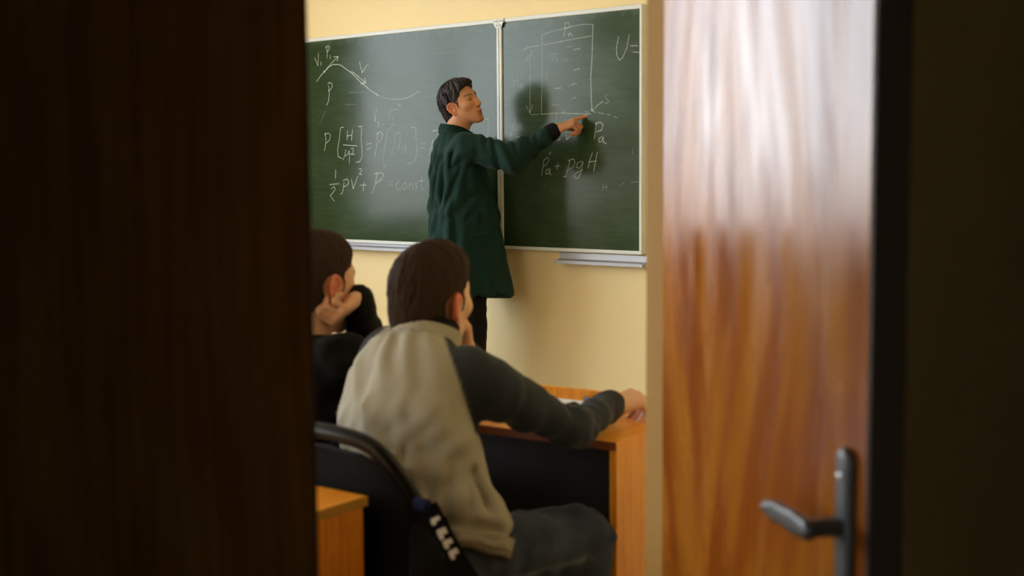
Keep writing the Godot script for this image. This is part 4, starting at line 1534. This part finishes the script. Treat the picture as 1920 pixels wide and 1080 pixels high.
var chalk_strokes := [
	{"mark": "V1", "b": 0.80, "p": [-5.754, 2.026, -5.727, 1.976, -5.720, 2.052]},
	{"mark": "V1", "b": 0.80, "p": [-5.700, 1.999, -5.701, 1.975]},
	{"mark": "P1", "b": 0.80, "p": [-5.650, 2.082, -5.644, 2.044, -5.647, 2.013]},
	{"mark": "P1", "b": 0.80, "p": [-5.658, 2.079, -5.634, 2.086, -5.624, 2.077, -5.632, 2.060, -5.648, 2.051]},
	{"mark": "P1", "b": 0.80, "p": [-5.619, 2.032, -5.619, 2.008]},
	{"mark": "arrow", "b": 0.90, "p": [-5.672, 1.939, -5.617, 1.980, -5.556, 2.018]},
	{"mark": "arrow", "b": 0.90, "p": [-5.591, 2.019, -5.552, 2.020, -5.563, 1.994]},
	{"mark": "curve", "b": 1.00, "p": [-5.743, 1.882, -5.706, 1.916, -5.672, 1.939, -5.633, 1.964, -5.602, 1.975, -5.572, 1.976, -5.532, 1.969, -5.493, 1.947, -5.444, 1.920, -5.396, 1.883, -5.348, 1.849, -5.291, 1.813, -5.235, 1.784]},
	{"mark": "curve", "b": 1.00, "p": [-5.679, 1.942, -5.668, 1.934]},
	{"mark": "curve", "b": 1.00, "p": [-5.240, 1.789, -5.229, 1.779]},
	{"mark": "curve2", "b": 0.55, "p": [-5.235, 1.784, -5.178, 1.764, -5.122, 1.755, -5.067, 1.753, -5.011, 1.757, -4.956, 1.773, -4.906, 1.794]},
	{"mark": "tangent", "b": 0.90, "p": [-5.444, 1.930, -5.386, 1.894, -5.333, 1.860]},
	{"mark": "tangent", "b": 0.90, "p": [-5.336, 1.887, -5.329, 1.858, -5.369, 1.853]},
	{"mark": "V", "b": 0.80, "p": [-5.376, 1.980, -5.367, 1.946, -5.356, 1.915, -5.336, 1.937, -5.312, 1.959]},
	{"mark": "prime", "b": 0.35, "p": [-5.302, 1.969, -5.299, 1.949]},
	{"mark": "rho", "b": 0.85, "p": [-5.646, 1.865, -5.630, 1.874, -5.610, 1.866, -5.608, 1.846, -5.627, 1.829, -5.642, 1.827]},
	{"mark": "rho", "b": 0.85, "p": [-5.639, 1.857, -5.634, 1.802, -5.644, 1.761, -5.660, 1.742]},
	{"mark": "V2", "b": 0.55, "p": [-5.275, 1.703, -5.257, 1.635, -5.244, 1.715]},
	{"mark": "V2", "b": 0.55, "p": [-5.243, 1.628, -5.231, 1.632, -5.225, 1.621, -5.237, 1.606, -5.220, 1.604]},
	{"mark": "V2", "b": 0.55, "p": [-5.191, 1.620, -5.197, 1.610]},
	{"mark": "F2", "b": 0.45, "p": [-5.125, 1.711, -5.138, 1.675, -5.153, 1.630]},
	{"mark": "F2", "b": 0.45, "p": [-5.126, 1.691, -5.096, 1.699, -5.066, 1.695]},
	{"mark": "F2", "b": 0.45, "p": [-5.081, 1.726, -5.054, 1.713, -5.072, 1.732]},
	{"mark": "F2", "b": 0.45, "p": [-5.134, 1.645, -5.115, 1.649, -5.114, 1.634, -5.130, 1.611, -5.102, 1.613]},
	{"mark": "faint", "b": 0.22, "p": [-5.671, 1.706, -5.703, 1.659, -5.725, 1.638]},
	{"mark": "faint", "b": 0.22, "p": [-5.467, 1.809, -5.292, 1.800]},
	{"mark": "faint", "b": 0.22, "p": [-5.498, 1.740, -5.410, 1.738]},
	{"mark": "P", "b": 0.80, "p": [-5.676, 1.580, -5.670, 1.531, -5.685, 1.474]},
	{"mark": "P", "b": 0.80, "p": [-5.682, 1.572, -5.648, 1.579, -5.631, 1.566, -5.639, 1.539, -5.670, 1.519]},
	{"mark": "bracket", "b": 0.80, "p": [-5.516, 1.610, -5.543, 1.607, -5.556, 1.543, -5.572, 1.484, -5.570, 1.439, -5.537, 1.429]},
	{"mark": "H", "b": 0.80, "p": [-5.486, 1.590, -5.491, 1.531]},
	{"mark": "H", "b": 0.80, "p": [-5.444, 1.597, -5.454, 1.528]},
	{"mark": "H", "b": 0.80, "p": [-5.490, 1.558, -5.451, 1.562]},
	{"mark": "bar", "b": 0.90, "p": [-5.524, 1.507, -5.465, 1.503, -5.406, 1.499]},
	{"mark": "m2", "b": 0.75, "p": [-5.503, 1.479, -5.512, 1.445, -5.529, 1.419]},
	{"mark": "m2", "b": 0.75, "p": [-5.510, 1.444, -5.494, 1.447, -5.475, 1.471, -5.474, 1.430, -5.477, 1.396]},
	{"mark": "m2", "b": 0.75, "p": [-5.473, 1.451, -5.460, 1.454]},
	{"mark": "m2", "b": 0.75, "p": [-5.460, 1.482, -5.444, 1.488, -5.438, 1.474, -5.456, 1.451, -5.426, 1.452]},
	{"mark": "bracket", "b": 0.90, "p": [-5.398, 1.610, -5.368, 1.611, -5.373, 1.539, -5.368, 1.473, -5.371, 1.429, -5.391, 1.407, -5.419, 1.406]},
	{"mark": "equals", "b": 0.70, "p": [-5.332, 1.506, -5.290, 1.512]},
	{"mark": "equals", "b": 0.70, "p": [-5.333, 1.478, -5.294, 1.485]},
	{"mark": "P", "b": 0.70, "p": [-5.237, 1.573, -5.246, 1.508, -5.264, 1.436]},
	{"mark": "P", "b": 0.70, "p": [-5.244, 1.564, -5.216, 1.576, -5.198, 1.563, -5.207, 1.534, -5.238, 1.513]},
	{"mark": "bracket", "b": 0.40, "p": [-5.124, 1.599, -5.154, 1.591, -5.165, 1.550, -5.188, 1.477, -5.199, 1.412, -5.190, 1.381, -5.172, 1.376]},
	{"mark": "Pe", "b": 0.42, "p": [-5.099, 1.559, -5.111, 1.505, -5.129, 1.435]},
	{"mark": "Pe", "b": 0.42, "p": [-5.101, 1.561, -5.069, 1.569, -5.059, 1.554, -5.065, 1.504, -5.073, 1.465]},
	{"mark": "a", "b": 0.35, "p": [-5.021, 1.489, -5.041, 1.482, -5.049, 1.464, -5.036, 1.455, -5.021, 1.469, -5.019, 1.485, -5.016, 1.464, -5.009, 1.444]},
	{"mark": "bracket", "b": 0.50, "p": [-4.974, 1.595, -4.939, 1.591, -4.938, 1.523, -4.931, 1.459, -4.945, 1.417, -4.973, 1.397, -5.008, 1.391]},
	{"mark": "equals", "b": 0.35, "p": [-4.907, 1.501, -4.868, 1.504]},
	{"mark": "equals", "b": 0.35, "p": [-4.904, 1.479, -4.873, 1.476]},
	{"mark": "P", "b": 0.70, "p": [-4.810, 1.520, -4.830, 1.472, -4.839, 1.433]},
	{"mark": "P", "b": 0.70, "p": [-4.814, 1.570, -4.775, 1.574, -4.761, 1.563, -4.776, 1.551]},
	{"mark": "bracket", "b": 0.35, "p": [-4.447, 1.627, -4.409, 1.622, -4.414, 1.553, -4.421, 1.502]},
	{"mark": "one", "b": 0.85, "p": [-5.592, 1.364, -5.596, 1.311]},
	{"mark": "one", "b": 0.85, "p": [-5.646, 1.275, -5.567, 1.281]},
	{"mark": "two", "b": 0.80, "p": [-5.634, 1.250, -5.608, 1.265, -5.599, 1.250, -5.620, 1.227, -5.643, 1.212, -5.627, 1.193, -5.607, 1.176]},
	{"mark": "rho", "b": 0.85, "p": [-5.523, 1.288, -5.532, 1.243, -5.541, 1.224, -5.556, 1.220]},
	{"mark": "rho", "b": 0.85, "p": [-5.530, 1.299, -5.497, 1.309, -5.482, 1.292, -5.496, 1.272, -5.524, 1.262]},
	{"mark": "V", "b": 0.85, "p": [-5.460, 1.307, -5.448, 1.251, -5.406, 1.325]},
	{"mark": "V", "b": 0.85, "p": [-5.396, 1.366, -5.378, 1.368, -5.375, 1.355, -5.395, 1.336, -5.371, 1.334]},
	{"mark": "plus", "b": 0.80, "p": [-5.391, 1.272, -5.338, 1.273]},
	{"mark": "plus", "b": 0.80, "p": [-5.357, 1.288, -5.365, 1.236]},
	{"mark": "P", "b": 0.75, "p": [-5.245, 1.343, -5.264, 1.281, -5.292, 1.225]},
	{"mark": "P", "b": 0.75, "p": [-5.270, 1.338, -5.216, 1.343, -5.194, 1.332, -5.212, 1.309, -5.259, 1.281]},
	{"mark": "const", "b": 0.35, "p": [-5.168, 1.295, -5.125, 1.295]},
	{"mark": "const", "b": 0.35, "p": [-5.167, 1.275, -5.126, 1.277]},
	{"mark": "const", "b": 0.35, "p": [-5.073, 1.295, -5.095, 1.281, -5.101, 1.256, -5.081, 1.248, -5.060, 1.256]},
	{"mark": "const", "b": 0.35, "p": [-5.023, 1.285, -5.043, 1.281, -5.050, 1.256, -5.031, 1.249, -5.013, 1.267, -5.023, 1.285]},
	{"mark": "const", "b": 0.35, "p": [-4.993, 1.285, -5.001, 1.249]},
	{"mark": "const", "b": 0.35, "p": [-4.995, 1.272, -4.977, 1.284, -4.967, 1.274, -4.970, 1.247]},
	{"mark": "const", "b": 0.35, "p": [-4.934, 1.288, -4.949, 1.280, -4.932, 1.263, -4.948, 1.245]},
	{"mark": "const", "b": 0.35, "p": [-4.899, 1.320, -4.903, 1.253, -4.885, 1.247]},
	{"mark": "const", "b": 0.35, "p": [-4.926, 1.295, -4.872, 1.299]},
	{"mark": "rect", "b": 0.50, "p": [-4.048, 2.039, -4.048, 1.954, -4.050, 1.824, -4.055, 1.636]},
	{"mark": "rect", "b": 0.50, "p": [-4.048, 2.039, -3.952, 2.053, -3.856, 2.065, -3.792, 2.070, -3.731, 2.065]},
	{"mark": "rect", "b": 0.70, "p": [-3.730, 2.064, -3.736, 1.903, -3.744, 1.809, -3.741, 1.701, -3.736, 1.643]},
	{"mark": "line", "b": 0.50, "p": [-4.043, 1.986, -3.936, 1.995, -3.840, 2.003, -3.739, 2.009]},
	{"mark": "line", "b": 0.50, "p": [-4.172, 1.967, -4.143, 1.979, -4.063, 1.985]},
	{"mark": "Pa", "b": 0.50, "p": [-3.899, 2.087, -3.904, 2.046, -3.908, 2.015]},
	{"mark": "Pa", "b": 0.50, "p": [-3.903, 2.081, -3.883, 2.087, -3.871, 2.073, -3.879, 2.060, -3.902, 2.058]},
	{"mark": "Pa", "b": 0.50, "p": [-3.880, 2.035, -3.880, 2.019, -3.868, 2.034, -3.856, 2.014]},
	{"mark": "dash", "b": 0.40, "p": [-3.898, 1.963, -3.860, 1.967]},
	{"mark": "dash", "b": 0.40, "p": [-3.908, 1.900, -3.880, 1.902]},
	{"mark": "dash", "b": 0.40, "p": [-3.873, 1.776, -3.825, 1.782]},
	{"mark": "dash", "b": 0.40, "p": [-3.845, 1.790, -3.853, 1.775]},
	{"mark": "dash", "b": 0.40, "p": [-3.861, 1.708, -3.833, 1.713]},
	{"mark": "dash", "b": 0.60, "p": [-3.846, 1.949, -3.807, 1.954]},
	{"mark": "dash", "b": 0.60, "p": [-3.846, 1.849, -3.810, 1.853]},
	{"mark": "dash", "b": 0.60, "p": [-3.976, 1.763, -3.927, 1.764]},
	{"mark": "dash", "b": 0.60, "p": [-3.993, 1.681, -3.938, 1.679]},
	{"mark": "Zh", "b": 0.30, "p": [-3.991, 1.937, -3.949, 1.936]},
	{"mark": "Zh", "b": 0.30, "p": [-3.975, 1.936, -3.981, 1.897]},
	{"mark": "Zh", "b": 0.30, "p": [-3.961, 1.929, -3.954, 1.897, -3.945, 1.899]},
	{"mark": "Zh", "b": 0.30, "p": [-3.938, 1.671, -3.936, 1.645]},
	{"mark": "Zh", "b": 0.30, "p": [-3.965, 1.846, -3.943, 1.841]},
	{"mark": "Zh", "b": 0.30, "p": [-4.019, 1.810, -4.015, 1.868, -4.005, 1.882]},
	{"mark": "height", "b": 0.40, "p": [-4.128, 1.946, -4.127, 1.828, -4.130, 1.639]},
	{"mark": "height", "b": 0.40, "p": [-4.150, 1.911, -4.138, 1.941]},
	{"mark": "height", "b": 0.40, "p": [-4.128, 1.962, -4.116, 1.958, -4.114, 1.929]},
	{"mark": "height", "b": 0.40, "p": [-4.155, 1.685, -4.130, 1.646, -4.111, 1.687]},
	{"mark": "height", "b": 0.40, "p": [-4.120, 1.636, -4.070, 1.637]},
	{"mark": "Hzero", "b": 0.35, "p": [-4.239, 1.834, -4.234, 1.781]},
	{"mark": "Hzero", "b": 0.35, "p": [-4.210, 1.849, -4.212, 1.787]},
	{"mark": "Hzero", "b": 0.35, "p": [-4.240, 1.811, -4.204, 1.818]},
	{"mark": "Hzero", "b": 0.35, "p": [-4.188, 1.795, -4.178, 1.797, -4.180, 1.773, -4.191, 1.779, -4.188, 1.795]},
	{"mark": "base", "b": 0.65, "p": [-4.055, 1.636, -3.954, 1.639, -3.922, 1.638, -3.909, 1.643, -3.909, 1.652]},
	{"mark": "base", "b": 0.65, "p": [-3.922, 1.637, -3.746, 1.627]},
	{"mark": "base", "b": 0.40, "p": [-3.785, 1.639, -3.754, 1.637]},
	{"mark": "base", "b": 0.40, "p": [-3.730, 1.638, -3.711, 1.634]},
	{"mark": "base", "b": 0.40, "p": [-3.699, 1.632, -3.664, 1.626]},
	{"mark": "base", "b": 0.40, "p": [-3.649, 1.623, -3.626, 1.619]},
	{"mark": "base", "b": 0.40, "p": [-3.607, 1.610, -3.584, 1.603]},
	{"mark": "S", "b": 0.50, "p": [-3.736, 1.641, -3.699, 1.671, -3.670, 1.687]},
	{"mark": "S", "b": 0.50, "p": [-3.740, 1.654, -3.741, 1.643, -3.727, 1.644]},
	{"mark": "S", "b": 0.28, "p": [-3.641, 1.722, -3.659, 1.714, -3.649, 1.697, -3.635, 1.688, -3.645, 1.677, -3.664, 1.680]},
	{"mark": "U", "b": 0.60, "p": [-3.577, 1.995, -3.590, 1.943, -3.588, 1.906, -3.573, 1.882, -3.554, 1.892, -3.528, 1.939, -3.515, 2.000]},
	{"mark": "U", "b": 0.60, "p": [-3.509, 1.945, -3.466, 1.944]},
	{"mark": "U", "b": 0.60, "p": [-3.494, 1.916, -3.454, 1.911]},
	{"mark": "stem", "b": 0.50, "p": [-3.954, 1.639, -3.961, 1.601, -3.967, 1.576]},
	{"mark": "t", "b": 0.45, "p": [-4.228, 1.608, -4.258, 1.535, -4.269, 1.490, -4.253, 1.486]},
	{"mark": "t", "b": 0.45, "p": [-4.279, 1.537, -4.207, 1.537]},
	{"mark": "t", "b": 0.45, "p": [-4.229, 1.523, -4.200, 1.525]},
	{"mark": "t", "b": 0.45, "p": [-4.158, 1.528, -4.170, 1.517, -4.172, 1.500]},
	{"mark": "Pa", "b": 0.80, "p": [-3.710, 1.584, -3.716, 1.538, -3.724, 1.503]},
	{"mark": "Pa", "b": 0.80, "p": [-3.718, 1.577, -3.688, 1.586, -3.669, 1.572, -3.678, 1.546, -3.712, 1.538]},
	{"mark": "Pa", "b": 0.80, "p": [-3.678, 1.514, -3.696, 1.503, -3.696, 1.487, -3.680, 1.489, -3.669, 1.512, -3.667, 1.486, -3.650, 1.478]},
	{"mark": "v", "b": 0.80, "p": [-3.897, 1.527, -3.893, 1.503, -3.867, 1.524]},
	{"mark": "v", "b": 0.80, "p": [-3.951, 1.500, -3.934, 1.507]},
	{"mark": "v", "b": 0.80, "p": [-3.997, 1.445, -4.004, 1.429]},
	{"mark": "Pa", "b": 0.75, "p": [-4.039, 1.405, -4.047, 1.361, -4.057, 1.324]},
	{"mark": "Pa", "b": 0.75, "p": [-4.039, 1.403, -4.017, 1.417, -4.008, 1.401, -4.019, 1.383, -4.043, 1.370]},
	{"mark": "Pa", "b": 0.75, "p": [-4.002, 1.358, -4.024, 1.353, -4.030, 1.332, -4.014, 1.331, -4.000, 1.354, -4.003, 1.330, -3.992, 1.328]},
	{"mark": "plus", "b": 0.70, "p": [-3.968, 1.370, -3.933, 1.372]},
	{"mark": "plus", "b": 0.70, "p": [-3.950, 1.388, -3.955, 1.356]},
	{"mark": "rho", "b": 0.85, "p": [-3.873, 1.399, -3.888, 1.352, -3.901, 1.316, -3.917, 1.316]},
	{"mark": "rho", "b": 0.85, "p": [-3.885, 1.398, -3.853, 1.407, -3.842, 1.391, -3.853, 1.365, -3.883, 1.353]},
	{"mark": "g", "b": 0.80, "p": [-3.799, 1.395, -3.827, 1.387, -3.834, 1.363, -3.814, 1.359, -3.792, 1.392, -3.802, 1.351, -3.817, 1.316, -3.837, 1.307, -3.851, 1.320, -3.829, 1.339, -3.794, 1.353]},
	{"mark": "H", "b": 0.85, "p": [-3.734, 1.435, -3.751, 1.398, -3.763, 1.359]},
	{"mark": "H", "b": 0.85, "p": [-3.705, 1.438, -3.717, 1.390, -3.727, 1.343]},
	{"mark": "H", "b": 0.85, "p": [-3.755, 1.390, -3.707, 1.395]},
	{"mark": "faint", "b": 0.25, "p": [-3.495, 1.453, -3.495, 1.426]},
	{"mark": "faint", "b": 0.25, "p": [-3.669, 1.280, -3.673, 1.249]},
	{"mark": "faint", "b": 0.25, "p": [-3.650, 1.282, -3.650, 1.249]},
	{"mark": "faint", "b": 0.25, "p": [-3.671, 1.263, -3.648, 1.266]},
	{"mark": "faint", "b": 0.25, "p": [-4.045, 1.273, -4.030, 1.265]},
	{"mark": "faint", "b": 0.25, "p": [-3.570, 1.273, -3.542, 1.288]},
	{"mark": "faint", "b": 0.25, "p": [-3.505, 1.288, -3.463, 1.292]},
]
